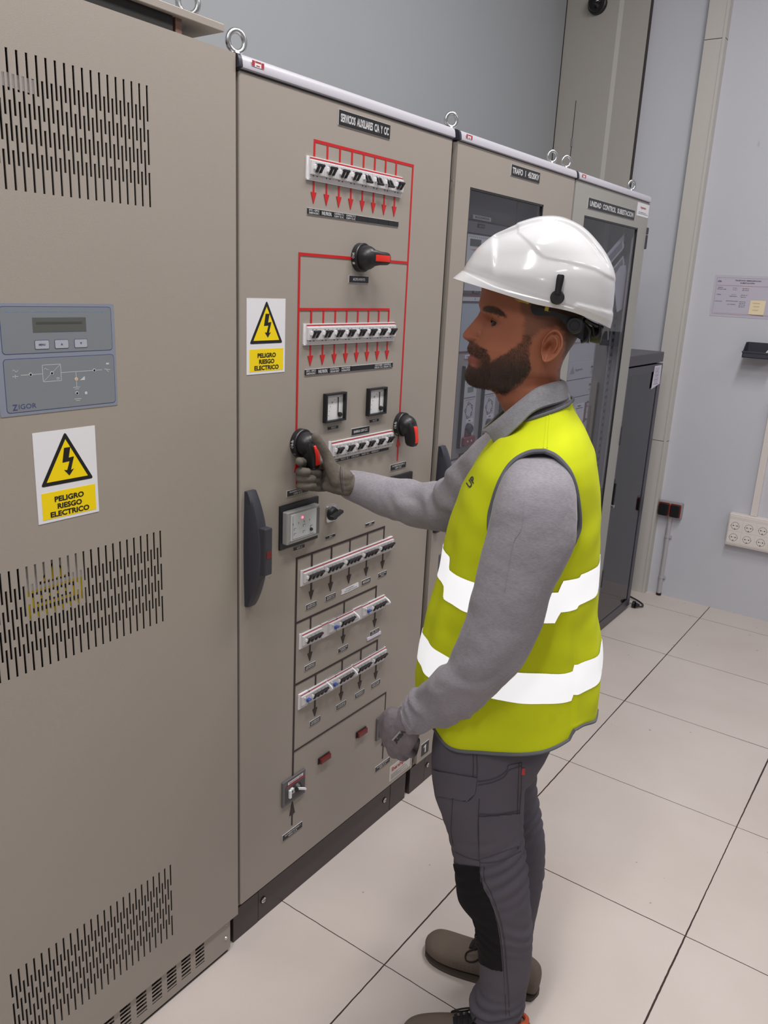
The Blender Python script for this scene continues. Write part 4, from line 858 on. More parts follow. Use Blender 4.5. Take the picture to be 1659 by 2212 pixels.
for (s, u, v, w) in (('MANDOS', .111, 1.759, .024), ('INSTALACIONES', .108, 1.751, .045), ('112 101 1', .185, 1.759, .022), ('112 101 2', .185, 1.750, .022), ('900 200 21', .233, 1.758, .032), ('900 100 20', .233, 1.749, .032), ('AVERIAS', .107, 1.724, .024), ('112 117 1', .184, 1.726, .022), ('CORPORATIVOS', .174, 1.717, .038), ('630 960 173', .230, 1.7245, .032), ('900 82 23', .230, 1.715, .026), ('LABEIN ESPAÑA', .103, 1.690, .038), ('CENTRO TECNICO CONTRAT', .160, 1.6925, .062), ('ALTA TENSION', .168, 1.676, .042), ('963 947 783', .228, 1.691, .030), ('963 96 20', .228, 1.6825, .030), ('961 07 15 56', .227, 1.674, .032), ('960 927 51', .227, 1.6655, .030)):
    text(mb, s, u, v, u+w, v+.0045, 0, M_INK, .02, fn=wfn(.0018))
tag(mb.build('wall_notice'), 'laminated emergency telephone notice headed TELEFONO EMERGENCIAS SUBESTACION on the far wall', 'notice')
mb = MB(); mb.add([(.2815, YF-.004, 1.633), (.356, YF-.007, 1.6325), (.357, YF-.002, 1.7045), (.283, YF-.002, 1.7030)], [(0, 1, 2, 3)], M_NOTE); mb.add([(.2815, YF-.004, 1.633), (.356, YF-.007, 1.6325), (.356, YF-.0015, 1.6325), (.2815, YF-.0015, 1.633)], [(3, 2, 1, 0)], M_NOTE); mb.add([(.2815, YF-.004, 1.633), (.2815, YF-.0015, 1.633), (.283, YF-.0015, 1.7030), (.283, YF-.002, 1.7030)], [(0, 1, 2, 3)], M_NOTE)
for i, (u, v, w) in enumerate(((.296, 1.690, .034), (.300, 1.674, .030), (.300, 1.656, .028))):
    mb.tube([(u+w*k/14, YF-.0075+.0035*((v-1.633)/.07), v+.0015*math.sin(k*2.3+i)) for k in range(15)], .0004, M_INK, 4)
tag(mb.build('sticky_note'), 'small yellow sticky note stuck on the corner of the laminated notice', 'sticky note')
BN = empty('wall_bin', (.38, YF, 1.42), 'dark grey open plastic storage bin hung on the far wall below the notice', 'storage bin')
mb = MB(); t = .003; x0, x1 = .306, .450; zb, zt = 1.4175, 1.482; dd = .105
def slab(P, m, th=.003):
    mb.prism(P, 0, th, m)
mb.box((x0, YF-dd, zb), (x1, YF-.002, zb+t), M_ABS); mb.box((x0, YF-.005, zb), (x1, YF-.001, zt+.012), M_ABS); mb.box((x0, YF-dd, zb), (x1, YF-dd+t, zb+.028), M_ABS, .001)
for xx in (x0, x1-t): mb.prism([(YF-dd, zb), (YF-.002, zb), (YF-.002, zt+.012), (YF-.055, zt+.012), (YF-dd, zb+.030)], xx, xx+t, M_ABS)
mb.box((x0-.003, YF-dd-.003, zb+.025), (x1+.003, YF-dd+.001, zb+.033), M_ABS, .001); mb.build('tray', BN)
mb = MB(); mb.tube([(.405, YF-.09, zb+.008), (.440, YF-.02, zt+.02)], .005, M_RELAYL, 10); tag(mb.build('marker_pen', smooth=True), 'white marker pen leaning in the dark wall bin', 'pen')
# camera/detector dome high in the corner
SD = empty('dome_camera', (-.72, YF-.035, 3.20), 'round black dome camera high on the corner column panel', 'security camera')
mb = MB(); mb.lathe((-.72, YF-.035, 3.185), (0, -1, 0), [(0, .052), (.02, .050), (.024, .044)], M_BLACK, 32); mb.build('base', SD, smooth=True, angle=40)
mb = MB(); mb.lathe((-.72, YF-.059, 3.185), (0, -1, 0), [(.046*math.sin(t*PI/20), .044*math.cos(t*PI/20)) for t in range(10)]+[(.046, .0005)], mat('dome_black', S(20, 20, 24), .12), 32); mb.build('dome', SD, smooth=True)
# ================================================================ THE WORKER
from mathutils import noise as mnoise
from mathutils.bvhtree import BVHTree
MO = np.array([.60, .20, 0.0]); MN = np.array([.414, -.910, 0.0]); MN /= np.linalg.norm(MN); MF = np.array([-.910, -.414, 0.0]); MF /= np.linalg.norm(MF)
def ray(px, py): return cf + cr*((px-IW/2)/FPX) + cu*((IH/2-py)/FPX)
def MW(a, l, z): return MO + MF*a + MN*l + np.array([0, 0, z])       # man's frame: forward, towards his left, up
def MP(px, py, l=0.0):                                               # a traced outline point on his lengthwise plane -> (a, z)
    d = ray(px, py); t = (l-(CAM-MO)@MN)/(d@MN); X = CAM+t*d; return float((X-MO)@MF), float(X[2])
def PX(X):
    d = np.asarray(X)-CAM; z = d@cf; return IW/2+FPX*(d@cr)/z, IH/2-FPX*(d@cu)/z
PER = empty('person', tuple(MO), 'man in white hard hat, yellow high-visibility vest, grey shirt and gloves turning a switch', 'person')

def fabric(name, col, weave=1200, bump=.3, noise=.08, sheen=.0, rough=.85, nscale=25, streak=None):
    m = mat(name, col, rough, noise=noise, nscale=nscale, bump=bump, bscale=weave, spec=.2)
    return m
def heather(name, c1, c2):
    m = bpy.data.materials.new(name); m.use_nodes = True; nt = m.node_tree; b = nt.nodes['Principled BSDF']; L = nt.links.new
    tc = nt.nodes.new('ShaderNodeTexCoord'); mp = nt.nodes.new('ShaderNodeMapping'); mp.inputs['Scale'].default_value = (160, 160, 900); L(tc.outputs['Object'], mp.inputs['Vector'])
    n = nt.nodes.new('ShaderNodeTexNoise'); n.inputs['Scale'].default_value = 1.0; n.inputs['Detail'].default_value = 4; L(mp.outputs[0], n.inputs['Vector'])
    n2 = nt.nodes.new('ShaderNodeTexNoise'); n2.inputs['Scale'].default_value = 14; n2.inputs['Detail'].default_value = 3; L(tc.outputs['Object'], n2.inputs['Vector'])
    r = nt.nodes.new('ShaderNodeValToRGB'); r.color_ramp.elements[0].position = .35; r.color_ramp.elements[0].color = (*c1, 1); r.color_ramp.elements[1].position = .65; r.color_ramp.elements[1].color = (*c2, 1)
    ad = nt.nodes.new('ShaderNodeMath'); ad.operation = 'MULTIPLY_ADD'; ad.inputs[1].default_value = .35; L(n2.outputs['Fac'], ad.inputs[0]); q = nt.nodes.new('ShaderNodeMath'); q.operation = 'MULTIPLY'; q.inputs[1].default_value = .65; L(n.outputs['Fac'], q.inputs[0]); L(q.outputs[0], ad.inputs[2])
    L(ad.outputs[0], r.inputs[0]); L(r.outputs[0], b.inputs['Base Color']); b.inputs['Roughness'].default_value = .9; b.inputs['Specular IOR Level'].default_value = .15; b.inputs['Sheen Weight'].default_value = .15
    n3 = nt.nodes.new('ShaderNodeTexNoise'); n3.inputs['Scale'].default_value = 55; n3.inputs['Detail'].default_value = 5; L(tc.outputs['Object'], n3.inputs['Vector'])
    bp = nt.nodes.new('ShaderNodeBump'); bp.inputs['Strength'].default_value = .5; bp.inputs['Distance'].default_value = .003; L(n3.outputs['Fac'], bp.inputs['Height']); L(bp.outputs[0], b.inputs['Normal'])
    return m
M_SHIRT = heather('heather_grey_knit', S(134, 131, 138), S(155, 151, 159))
M_COLLAR = heather('heather_grey_collar', S(126, 126, 132), S(152, 152, 158))
def vest_mat():
    m = bpy.data.materials.new('high_vis_yellow'); m.use_nodes = True; nt = m.node_tree; b = nt.nodes['Principled BSDF']; L = nt.links.new
    tc = nt.nodes.new('ShaderNodeTexCoord'); n = nt.nodes.new('ShaderNodeTexNoise'); n.inputs['Scale'].default_value = 900; L(tc.outputs['Object'], n.inputs['Vector'])
    sp = nt.nodes.new('ShaderNodeSeparateXYZ'); L(tc.outputs['Object'], sp.inputs[0])
    n2 = nt.nodes.new('ShaderNodeTexNoise'); n2.inputs['Scale'].default_value = 16; n2.inputs['Detail'].default_value = 5; L(tc.outputs['Object'], n2.inputs['Vector'])
    # grease stains low on the vest
    lo = nt.nodes.new('ShaderNodeMapRange'); lo.inputs[1].default_value = .98; lo.inputs[2].default_value = .86; lo.inputs[3].default_value = 0; lo.inputs[4].default_value = 1; L(sp.outputs['Z'], lo.inputs[0])
    r = nt.nodes.new('ShaderNodeValToRGB'); r.color_ramp.elements[0].position = .60; r.color_ramp.elements[0].color = (0, 0, 0, 1); r.color_ramp.elements[1].position = .78; r.color_ramp.elements[1].color = (.6, .6, .6, 1); L(n2.outputs['Fac'], r.inputs[0])
    q = nt.nodes.new('ShaderNodeMath'); q.operation = 'MULTIPLY'; L(lo.outputs[0], q.inputs[0]); L(r.outputs[0], q.inputs[1])
    mx = nt.nodes.new('ShaderNodeMix'); mx.data_type = 'RGBA'; L(q.outputs[0], mx.inputs[0]); mx.inputs[6].default_value = (.61, .68, .012, 1); mx.inputs[7].default_value = (.30, .33, .03, 1); L(mx.outputs[2], b.inputs['Base Color'])
    b.inputs['Roughness'].default_value = .8; b.inputs['Specular IOR Level'].default_value = .2
    bp = nt.nodes.new('ShaderNodeBump'); bp.inputs['Strength'].default_value = .25; bp.inputs['Distance'].default_value = .0008; L(n.outputs['Fac'], bp.inputs['Height']); L(bp.outputs[0], b.inputs['Normal']); return m
M_VEST = vest_mat()
def tape_mat():
    """glass-bead retroreflective tape: throws light back the way it came"""
    m = bpy.data.materials.new('retroreflective_tape'); m.use_nodes = True; nt = m.node_tree; nt.nodes.clear(); L = nt.links.new
    out = nt.nodes.new('ShaderNodeOutputMaterial'); g = nt.nodes.new('ShaderNodeNewGeometry'); gl = nt.nodes.new('ShaderNodeBsdfGlossy'); gl.inputs['Roughness'].default_value = .22; gl.inputs['Color'].default_value = (.92, .93, .96, 1)
    L(g.outputs['Incoming'], gl.inputs['Normal']); df = nt.nodes.new('ShaderNodeBsdfDiffuse'); df.inputs['Color'].default_value = (.62, .63, .65, 1); mx = nt.nodes.new('ShaderNodeMixShader'); mx.inputs[0].default_value = .55; L(df.outputs[0], mx.inputs[1]); L(gl.outputs[0], mx.inputs[2]); L(mx.outputs[0], out.inputs[0]); return m
M_TAPE = tape_mat()
M_TRIM = fabric('grey_binding', S(104, 106, 112)); M_TROU = fabric('trouser_canvas', S(92, 88, 97), weave=1500, bump=.35, noise=.10, nscale=9); M_TROUB = fabric('black_canvas', S(26, 24, 28), weave=1500)
M_SEAM = mat('seam_thread', S(64, 58, 62), .8); M_SEAML = mat('seam_edge', S(112, 106, 112), .8)
M_GLOVE = fabric('glove_knit', S(128, 121, 127), weave=900, bump=.5, noise=.10, nscale=30); M_GLOVEP = fabric('glove_shaded', S(106, 100, 93), weave=900, bump=.5, noise=.18, nscale=40)  # right glove is darker: its shadow is put into the colour
M_SUEDE = fabric('shoe_suede', S(110, 99, 90), weave=600, bump=.3, noise=.18, nscale=22); M_SOLE = mat('shoe_sole', S(78, 69, 62), .7); M_LACE = mat('shoe_lace', S(22, 20, 24), .8); M_ORG = mat('shoe_orange', S(170, 70, 40), .6)
M_HAT = mat('hard_hat_white', S(216, 216, 219), .16, spec=.55, coat=.4); M_STRAP = mat('harness_black', S(26, 26, 30), .45); M_STRAPY = mat('harness_yellow', S(196, 172, 60), .5)
M_HAIR = mat('beard_hair', S(44, 32, 27), .55, spec=.3)

def ellring(F, B, hw, l0=0.0, ex=2.5, n=64, fn=None):
    """closed ring between a front point F=(a,z) and a back point B=(a,z); lateral half width hw about l0"""
    out = []
    for k in range(n):
        t = 2*PI*k/n; c = math.cos(t); s = math.sin(t); e = 2/ex
        cc = math.copysign(abs(c)**e, c); ss = math.copysign(abs(s)**e, s)
        u = (1+cc)/2; a = B[0]+(F[0]-B[0])*u; z = B[1]+(F[1]-B[1])*u; l = l0+hw*ss
        if fn: a, l, z = fn(t, a, l, z)
        out.append((a, l, z))
    return out
def spl(xs, P, n):
    """catmull-rom through rows P, n samples per span"""
    P = [np.array(p, float) for p in P]; out = []
    for i in range(len(P)-1):
        p0, p1, p2, p3 = P[max(i-1, 0)], P[i], P[i+1], P[min(i+2, len(P)-1)]
        for k in range(n):
            t = k/n; out.append(.5*(2*p1+(-p0+p2)*t+(2*p0-5*p1+4*p2-p3)*t*t+(-p0+3*p1-3*p2+p3)*t**3))
    out.append(P[-1]); return out
def loft_rings(mb, rings, m, cap=True): mb.loft([[tuple(MW(*p)) for p in r] for r in rings], m, cap)
def mesh_of(mb):
    me = bpy.data.meshes.new('tmp'); me.from_pydata(mb.v, [], mb.f); me.update(); return me
def remesh(mb, voxel, smooth=2, it=.5):
    me = mesh_of(mb); o = bpy.data.objects.new('tmp', me); COL.objects.link(o)
    bm = bmesh.new(); bm.from_mesh(me); bmesh.ops.recalc_face_normals(bm, faces=bm.faces[:]); bm.to_mesh(me); bm.free()
    r = o.modifiers.new('r', 'REMESH'); r.mode = 'VOXEL'; r.voxel_size = voxel; r.adaptivity = 0
    if smooth: s = o.modifiers.new('s', 'SMOOTH'); s.iterations = smooth; s.factor = it
    dg = bpy.context.evaluated_depsgraph_get(); m2 = bpy.data.meshes.new_from_object(o.evaluated_get(dg)); bpy.data.objects.remove(o)
    V = np.empty(len(m2.vertices)*3); m2.vertices.foreach_get('co', V); N_ = np.empty(len(m2.vertices)*3); m2.vertices.foreach_get('normal', N_)
    F = [tuple(p.vertices) for p in m2.polygons]; bpy.data.meshes.remove(m2); return V.reshape(-1, 3), N_.reshape(-1, 3), F
def normals(V, F):
    me = bpy.data.meshes.new('t'); me.from_pydata([tuple(v) for v in V], [], F); me.update(); N_ = np.empty(len(V)*3); me.vertices.foreach_get('normal', N_); bpy.data.meshes.remove(me); return N_.reshape(-1, 3)
def bvh(V, F): return BVHTree.FromPolygons([Vector(v) for v in V], F)
def hit(tree, px, py, off=.001):
    d = Vector(ray(px, py)).normalized(); h = tree.ray_cast(Vector(CAM), d)
    if h[0] is None: return None
    n = h[1] if h[1].dot(d) < 0 else -h[1]
    return h[0]+n*off
def surf_line(mb, tree, pts, r, m, off=.0008, dens=6, n=6, closed=False):
    P = spl(None, pts+([pts[0]] if closed else []), dens); Q = [hit(tree, *p, off) for p in P]; Q = [q for q in Q if q is not None]
    run = [Q[0]]
    for q in Q[1:]:
        if (q-run[-1]).length > .05:
            if len(run) > 2: mb.tube(run, r, m, n)
            run = [q]
        elif (q-run[-1]).length > .0006: run.append(q)
    if len(run) > 2: mb.tube(run, r, m, n)
def inside(px, py, poly):
    c = False; j = len(poly)-1
    for i in range(len(poly)):
        xi, yi = poly[i]; xj, yj = poly[j]
        if (yi > py) != (yj > py) and px < (xj-xi)*(py-yi)/(yj-yi)+xi: c = not c
        j = i
    return c
def sdist(px, py, poly):
    d = 1e9
    for i in range(len(poly)):
        x1, y1 = poly[i-1]; x2, y2 = poly[i]; dx, dy = x2-x1, y2-y1; q = max(0, min(1, ((px-x1)*dx+(py-y1)*dy)/(dx*dx+dy*dy+1e-9)))
        d = min(d, math.hypot(px-x1-q*dx, py-y1-q*dy))
    return d if inside(px, py, poly) else -d
def pdist(px, py, line):
    best = (1e9, 0)
    for i in range(len(line)-1):
        x1, y1 = line[i]; x2, y2 = line[i+1]; dx, dy = x2-x1, y2-y1; q = max(0, min(1, ((px-x1)*dx+(py-y1)*dy)/(dx*dx+dy*dy+1e-9)))
        d = math.hypot(px-x1-q*dx, py-y1-q*dy)
        if d < best[0]: best = (d, 1 if dx*(py-y1)-dy*(px-x1) > 0 else -1)
    return best
def patch(V, F, test, off):
    """a raised copy of the part of a surface whose face centres pass the test"""
    N_ = normals(V, F); keep = [f for f in F if test(sum(V[i] for i in f)/len(f), sum(N_[i] for i in f))]
    ids = sorted({i for f in keep for i in f}); mp = {i: k for k, i in enumerate(ids)}
    return [V[i]+N_[i]*off for i in ids], [tuple(mp[i] for i in f) for f in keep]
def fbm(v, s, o=0): return mnoise.noise(Vector((v[0]*s+o, v[1]*s, v[2]*s)))
sstep = lambda x, a, b: (lambda t: t*t*(3-2*t))(max(0, min(1, (x-a)/(b-a))))

# ---------------------------------------------------------------- head and neck: rings from brow to shoulders
# rows: front profile px, back px, half width, face-plane px (profile without nose, lips), nose/lip half width
HR = [
 (1120, 500, 1190, 500, .020, 1120, 500, .02), (1075, 520, 1235, 520, .050, 1075, 520, .02), (1052, 556, 1262, 560, .068, 1052, 556, .03), (1043, 590, 1272, 605, .075, 1043, 590, .03),
 (1041, 618, 1272, 640, .077, 1041, 618, .03), (1039, 637, 1269, 662, .077, 1040, 637, .03), (1035.5, 650, 1264, 682, .0765, 1038, 650, .03), (1034.5, 659, 1259, 697, .076, 1038, 659, .028),
 (1037.5, 669, 1255, 710, .0755, 1041, 669, .016), (1036, 675, 1252, 718, .0752, 1044, 675, .0085), (1030.5, 684, 1248, 728, .0748, 1046, 684, .0085), (1023.5, 692, 1243, 737, .0742, 1047, 692, .0095),
 (1017, 700, 1238, 745, .0735, 1046, 700, .0105), (1010, 708, 1233, 752, .0725, 1044, 708, .0115), (1003.5, 716, 1229, 758, .0715, 1042, 715, .0125), (999.8, 723, 1226, 763, .0705, 1040, 721, .0145),
 (1000.8, 729.5, 1223, 768, .0700, 1037, 727, .0165), (1006, 734, 1221, 772, .0696, 1034, 732, .0165), (1013.5, 738.5, 1219, 776, .0692, 1030, 737, .018), (1011, 746, 1217, 780, .0690, 1026, 744, .024),
 (1009.5, 752, 1215.5, 784, .0686, 1024, 750, .026), (1010.5, 759, 1214, 788, .0682, 1022, 757, .026), (1012.2, 763, 1213, 791, .0678, 1021, 761, .025), (1015.5, 767, 1212.3, 793, .0674, 1020, 766, .024),
 (1011.8, 771, 1211.7, 796, .0670, 1019, 771, .024), (1010.5, 776, 1211, 799, .0665, 1018, 776, .023), (1012, 783, 1210.5, 803, .0655, 1017, 782, .024), (1011, 789, 1210.2, 806, .0642, 1014, 788, .026),
 (1007, 797, 1210, 810, .0620, 1010, 797, .028), (1004.2, 806, 1210, 814, .0592, 1007, 806, .030), (1004, 814, 1210, 817, .0575, 1006, 814, .032), (1007.5, 823, 1210, 821, .0555, 1008.5, 823, .034),
 (1015, 831, 1210, 825, .0540, 1015, 831, .034), (1028, 836, 1211, 829, .0530, 1028, 836, .03), (1045, 839, 1212, 833, .0525, 1045, 839, .03), (1062, 843, 1213, 838, .0525, 1062, 843, .03),
 (1071, 853, 1215, 845, .0530, 1071, 853, .03), (1077, 866, 1218, 855, .0540, 1077, 866, .03), (1085, 880, 1219, 866, .0540, 1085, 880, .03), (1092, 900, 1219, 885, .052, 1092, 900, .03), (1095, 930, 1215, 915, .050, 1095, 930, .03)]
rows = [(*MP(r[0], r[1]), *MP(r[2], r[3]), r[4], *MP(r[5], r[6]), r[7]) for r in HR]
rows = spl(None, rows, 5)
EYE = MP(1076, 699, .032)
MPW = MP(1026, 729, .012); MPG = MP(1037, 724, .014); MPN = MP(1020, 738, .008)
def headring(r, n=176):
    Fa, Fz, Ba, Bz, hw, Pa, Pz, sg = r; out = []
    for k in range(n):
        t = 2*PI*k/n
        # denser samples at the face: warp the angle
        t2 = t-0.45*math.sin(t) if True else t
        c = math.cos(t2); s = math.sin(t2)
        ex = 2.25 if c > 0 else 2.15; e = 2/ex; cc = math.copysign(abs(c)**e, c); ss = math.copysign(abs(s)**e, s)
        u = (1+cc)/2; a = Ba+(Pa-Ba)*u; z = Bz+(Pz-Bz)*u; l = hw*ss
        # widest point a little behind the middle, temples/cheeks narrower in front
        l *= 1-.10*sstep(u, .55, .95)*(1-sstep(u, .97, 1.0))
        g = math.exp(-(l/sg)**2) if c > 0 else 0
        a += (Fa-Pa)*g; z += (Fz-Pz)*g
        # nostril wings
        if c > 0:
            dz = (z-MP(1018, 729)[1])/.0085; da = (a-MP(1019, 729)[0])/.018
            wz = (z-MPW[1])/.0068; wa = (a-MPW[0])/.0105; l += math.copysign(.0062*math.exp(-wz*wz-wa*wa), l) if abs(l) > .004 else 0
            gz = (z-MPG[1])/.008; ga = (a-MPG[0])/.0035; l -= math.copysign(.0045*math.exp(-gz*gz-ga*ga), l) if abs(l) > .004 else 0
            nz = (z-MPN[1])/.0026; z += .0045*math.exp(-nz*nz-((abs(l)-.0075)/.0035)**2-((a-MPN[0])/.0055)**2)
            # eye socket, cheekbone, brow ridge
            for ec, em, sz, sl, am in ((EYE[1]+.001, .033, .0105, .016, -.0125), (EYE[1]+.017, .030, .006, .020, .0035), (EYE[1]-.030, .045, .014, .018, .0035), (EYE[1]-.006, .013, .013, .006, -.004)):
                a += am*math.exp(-((z-ec)/sz)**2-((abs(l)-em)/sl)**2)
        # jaw hollow below cheek
        if .25 < u < .8: l *= 1-.03*math.exp(-((z-1.56)/.02)**2)
        out.append((a, l, z))
    return out
hb = MB(); rr_ = [headring(r) for r in rows]; loft_rings(hb, rr_, M_HAIR)
headV = [np.array(v) for v in hb.v]; headF = list(hb.f)
# ear: a sculpted shell on each side
def ear(side):
    cx, cz = MP(1189, 748, .078); V = []; F = []; nu, nv = 40, 22
    ax = np.array([MP(1172, 785, .078)[0]-MP(1200, 712, .078)[0], MP(1172, 785, .078)[1]-MP(1200, 712, .078)[1]]); L_ = np.linalg.norm(ax)/2; ax /= np.linalg.norm(ax); bx = np.array([-ax[1], ax[0]])
    if bx[0] > 0: bx = -bx      # towards the back of the head
    for j in range(nv):
        rho = j/(nv-1)
        for i in range(nu):
            t = 2*PI*i/nu; u = math.cos(t); v = math.sin(t)          # u>0 down (lobe), v>0 back
            R = 1.0; wdt = .0195*(1.08 if u < 0 else 1.0-.30*u*u)
            lu = u*L_*1.02*rho; lv = v*wdt*rho*(1.0 if v > 0 else .82)
            h = .012+.010*max(0, v)*rho                                # ear stands off towards the back
            h += .0050*math.exp(-((rho-.88)/.10)**2)*(1 if v > -.5 or u < 0 else .3)
            h += .0030*math.exp(-((rho-.52)/.10)**2)*(1 if v > 0 and u < .6 else 0)
            h -= .0125*math.exp(-((lu-.004)/.0115)**2-((lv-.000)/.0080)**2)
            h -= .0030*math.exp(-((rho-.70)/.09)**2)*(1 if v > -.2 and u < .5 else 0)
            h += .0040*math.exp(-((lu-.002)/.005)**2-((lv+.0115)/.004)**2)
            if rho > .93: h -= (rho-.93)/.07*.010
            p = np.array([cx, cz])+ax*lu+bx*lv; V.append(MW(p[0], side*(.066+h), p[1]))
    for j in range(nv-1):
        for i in range(nu):
            f = (j*nu+i, j*nu+(i+1) % nu, (j+1)*nu+(i+1) % nu, (j+1)*nu+i); F.append(f if side > 0 else f[::-1])
    F.append(tuple(range(nu)) if side < 0 else tuple(reversed(range(nu)))); return V, F
body_V = list(headV); body_F = list(headF)
for sd in (1, -1):
    V, F = ear(sd); b0 = len(body_V); body_V += V; body_F += [tuple(b0+i for i in f) for f in F]
# rest of the body (under the clothes), one welded surface
tb = MB()
trunk = [((.03, 1.46), (-.045, 1.47), .045), ((.05, 1.41), (-.07, 1.42), .115), ((.07, 1.34), (-.09, 1.35), .14), ((.08, 1.22), (-.095, 1.22), .135), ((.09, 1.06), (-.08, 1.06), .12), ((.10, .92), (-.07, .92), .125), ((.10, .80), (-.065, .80), .125), ((.08, .74), (-.03, .74), .11)]
loft_rings(tb, [ellring(F_, B_, h_, n=32) for F_, B_, h_ in trunk], M_HAIR)
for sd, pts in ((1, [(.04, .08, .82), (.020, .085, .60), (-.016, .084, .43), (-.050, .073, .25), (-.048, .063, .07)]), (-1, [(.015, -.09, .82), (-.005, -.10, .60), (-.045, -.107, .43), (-.068, -.112, .25), (-.060, -.116, .07)])):
    P = [tuple(MW(*q)) for q in spl(None, pts, 4)]; tb.tube(P, [.055-.025*i/(len(P)-1) for i in range(len(P))], M_HAIR, 20)
LA = [(-.012, .155, 1.39), (-.015, .190, 1.30), (.002, .210, 1.17), (.030, .210, 1.065), (.075, .190, .99), (.130, .160, .935), (.185, .134, .900)]
P = [tuple(MW(*q)) for q in spl(None, LA, 4)]; tb.tube(P, [.038-.018*i/(len(P)-1) for i in range(len(P))], M_HAIR, 20)
RAp = [(MW(.0, -.14, 1.38)), CAM+1.74*ray(1040, 1040), CAM+1.82*ray(958, 1094), CAM+1.87*ray(880, 1082), CAM+1.93*ray(757, 1047)]
P = [tuple(q) for q in spl(None, RAp, 4)]; tb.tube(P, [.038-.018*i/(len(P)-1) for i in range(len(P))], M_HAIR, 20)
V, N_, F = remesh(tb, .009, 3); b0 = len(body_V); body_V += list(V); body_F += [tuple(b0+i for i in f) for f in F]

# skin colours: natural colour zones (beard shadow, cropped hair, lips, brows) and painted eye and mouth shading
BEARD = [(1130, 724), (1126, 737), (1112, 748), (1092, 763), (1073, 772), (1061, 779), (1058, 770), (1052, 756), (1036, 747), (1024, 738), (1008, 736), (985, 745), (985, 850), (1060, 842), (1073, 848), (1090, 853), (1103, 843), (1126, 827), (1139, 810), (1146, 796), (1143, 772), (1144, 752), (1150, 735), (1153, 722)]
LIPS = [(1005, 759), (1014, 763), (1027, 771), (1040, 778), (1042, 785), (1032, 795), (1019, 791), (1011, 782), (1005, 777)]
STUB = [(1122, 560), (1122, 666), (1132, 692), (1131, 712), (1128, 728), (1155, 728), (1166, 716), (1180, 709), (1205, 706), (1216, 716), (1220, 745), (1216, 775), (1207, 800), (1207, 830), (1330, 830), (1330, 500), (1122, 500)]
BROW = [(1042, 664), (1050, 660), (1066, 661), (1080, 667), (1090, 676), (1095, 686), (1083, 684), (1068, 678), (1052, 675), (1043, 672)]
LID = [(1055, 684), (1064, 686), (1077, 692), (1086, 700), (1080, 698), (1066, 692), (1058, 690)]
SK = np.array(S(158, 98, 74)); SKD = np.array(S(140, 84, 62)); CB = np.array(S(50, 37, 31)); CS = np.array(S(84, 66, 54)); CL = np.array(S(136, 78, 68))
def skin(v):
    d = v-MO; l = float(d@MN); a = float(d@MF)
    if v[2] < 1.42: return SK
    q = PX(MW(a, abs(l), v[2])); x, y = q
    n = fbm(v, 130); n2 = fbm(v, 420); c = SK*(1+.05*fbm(v, 40))
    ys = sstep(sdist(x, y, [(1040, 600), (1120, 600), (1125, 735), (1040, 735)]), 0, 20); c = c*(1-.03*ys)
    redn = math.exp(-((x-1008)/10)**2-((y-724)/9)**2); c = c*(1-.25*redn)+np.array(S(178, 100, 84))*.25*redn
    w = sstep(sdist(x, y, STUB)+n*4+n2*3, -5, 6); dens = .55+.35*sstep(x, 1150, 1235)
    c = c*(1-w*dens)+CS*.62*w*dens
    w = sstep(sdist(x, y, BEARD)+n*3+n2*3, -3, 5); hi = .72+.22*sstep(y, 760, 815)-.12*sstep(x, 1090, 1130)*(1-sstep(y, 760, 800)); c = c*(1-w*hi)+CB*w*hi
    if abs(l) < .05:
        w = sstep(sdist(x, y, LIPS), -1.5, 1.5)*(1-sstep(abs(l), .030, .046)); c = c*(1-w)+CL*w*(1-.35*math.exp(-((y-767-(x-1014)*.42)/1.6)**2))+0  # darker line paints the shaded crease between the lips
    w = sstep(sdist(x, y, BROW)+n2*2, -2, 2.5); c = c*(1-.92*w)+CB*.6*.92*w
    w = math.exp(-((x-1068)/16)**2-((y-697)/9)**2)*.35; c = c*(1-w)+np.array(S(84, 48, 38))*w  # shading around the eye, painted into the skin colour
    return c
def skin_material():
    m = bpy.data.materials.new('skin'); m.use_nodes = True; nt = m.node_tree; b = nt.nodes['Principled BSDF']; at = nt.nodes.new('ShaderNodeVertexColor'); at.layer_name = 'skin_colour'
    nt.links.new(at.outputs[0], b.inputs['Base Color']); b.inputs['Roughness'].default_value = .5; b.inputs['Subsurface Weight'].default_value = .12; b.inputs['Subsurface Radius'].default_value = (.012, .005, .003); b.inputs['Subsurface Scale'].default_value = .5; b.inputs['Specular IOR Level'].default_value = .35
    tc = nt.nodes.new('ShaderNodeTexCoord'); n = nt.nodes.new('ShaderNodeTexNoise'); n.inputs['Scale'].default_value = 500; nt.links.new(tc.outputs['Object'], n.inputs['Vector']); bp = nt.nodes.new('ShaderNodeBump'); bp.inputs['Strength'].default_value = .25; bp.inputs['Distance'].default_value = .0006; nt.links.new(n.outputs['Fac'], bp.inputs['Height']); nt.links.new(bp.outputs[0], b.inputs['Normal']); return m
M_SKIN = skin_material()
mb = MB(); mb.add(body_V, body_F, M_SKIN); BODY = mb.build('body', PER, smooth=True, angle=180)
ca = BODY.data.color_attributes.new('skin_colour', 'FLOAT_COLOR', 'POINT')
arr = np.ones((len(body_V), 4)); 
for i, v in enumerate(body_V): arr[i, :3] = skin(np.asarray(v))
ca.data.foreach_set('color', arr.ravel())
HT = bvh(headV, headF)
def front_a(l, z):
    h = HT.ray_cast(Vector(MW(.4, l, z)), Vector(-MF)); return float((np.array(h[0])-MO)@MF)
EA = front_a(.0315, EYE[1])-.0118+.0038; print('eye', EYE, EA, PX(MW(EA+.0118, .0315, EYE[1])))
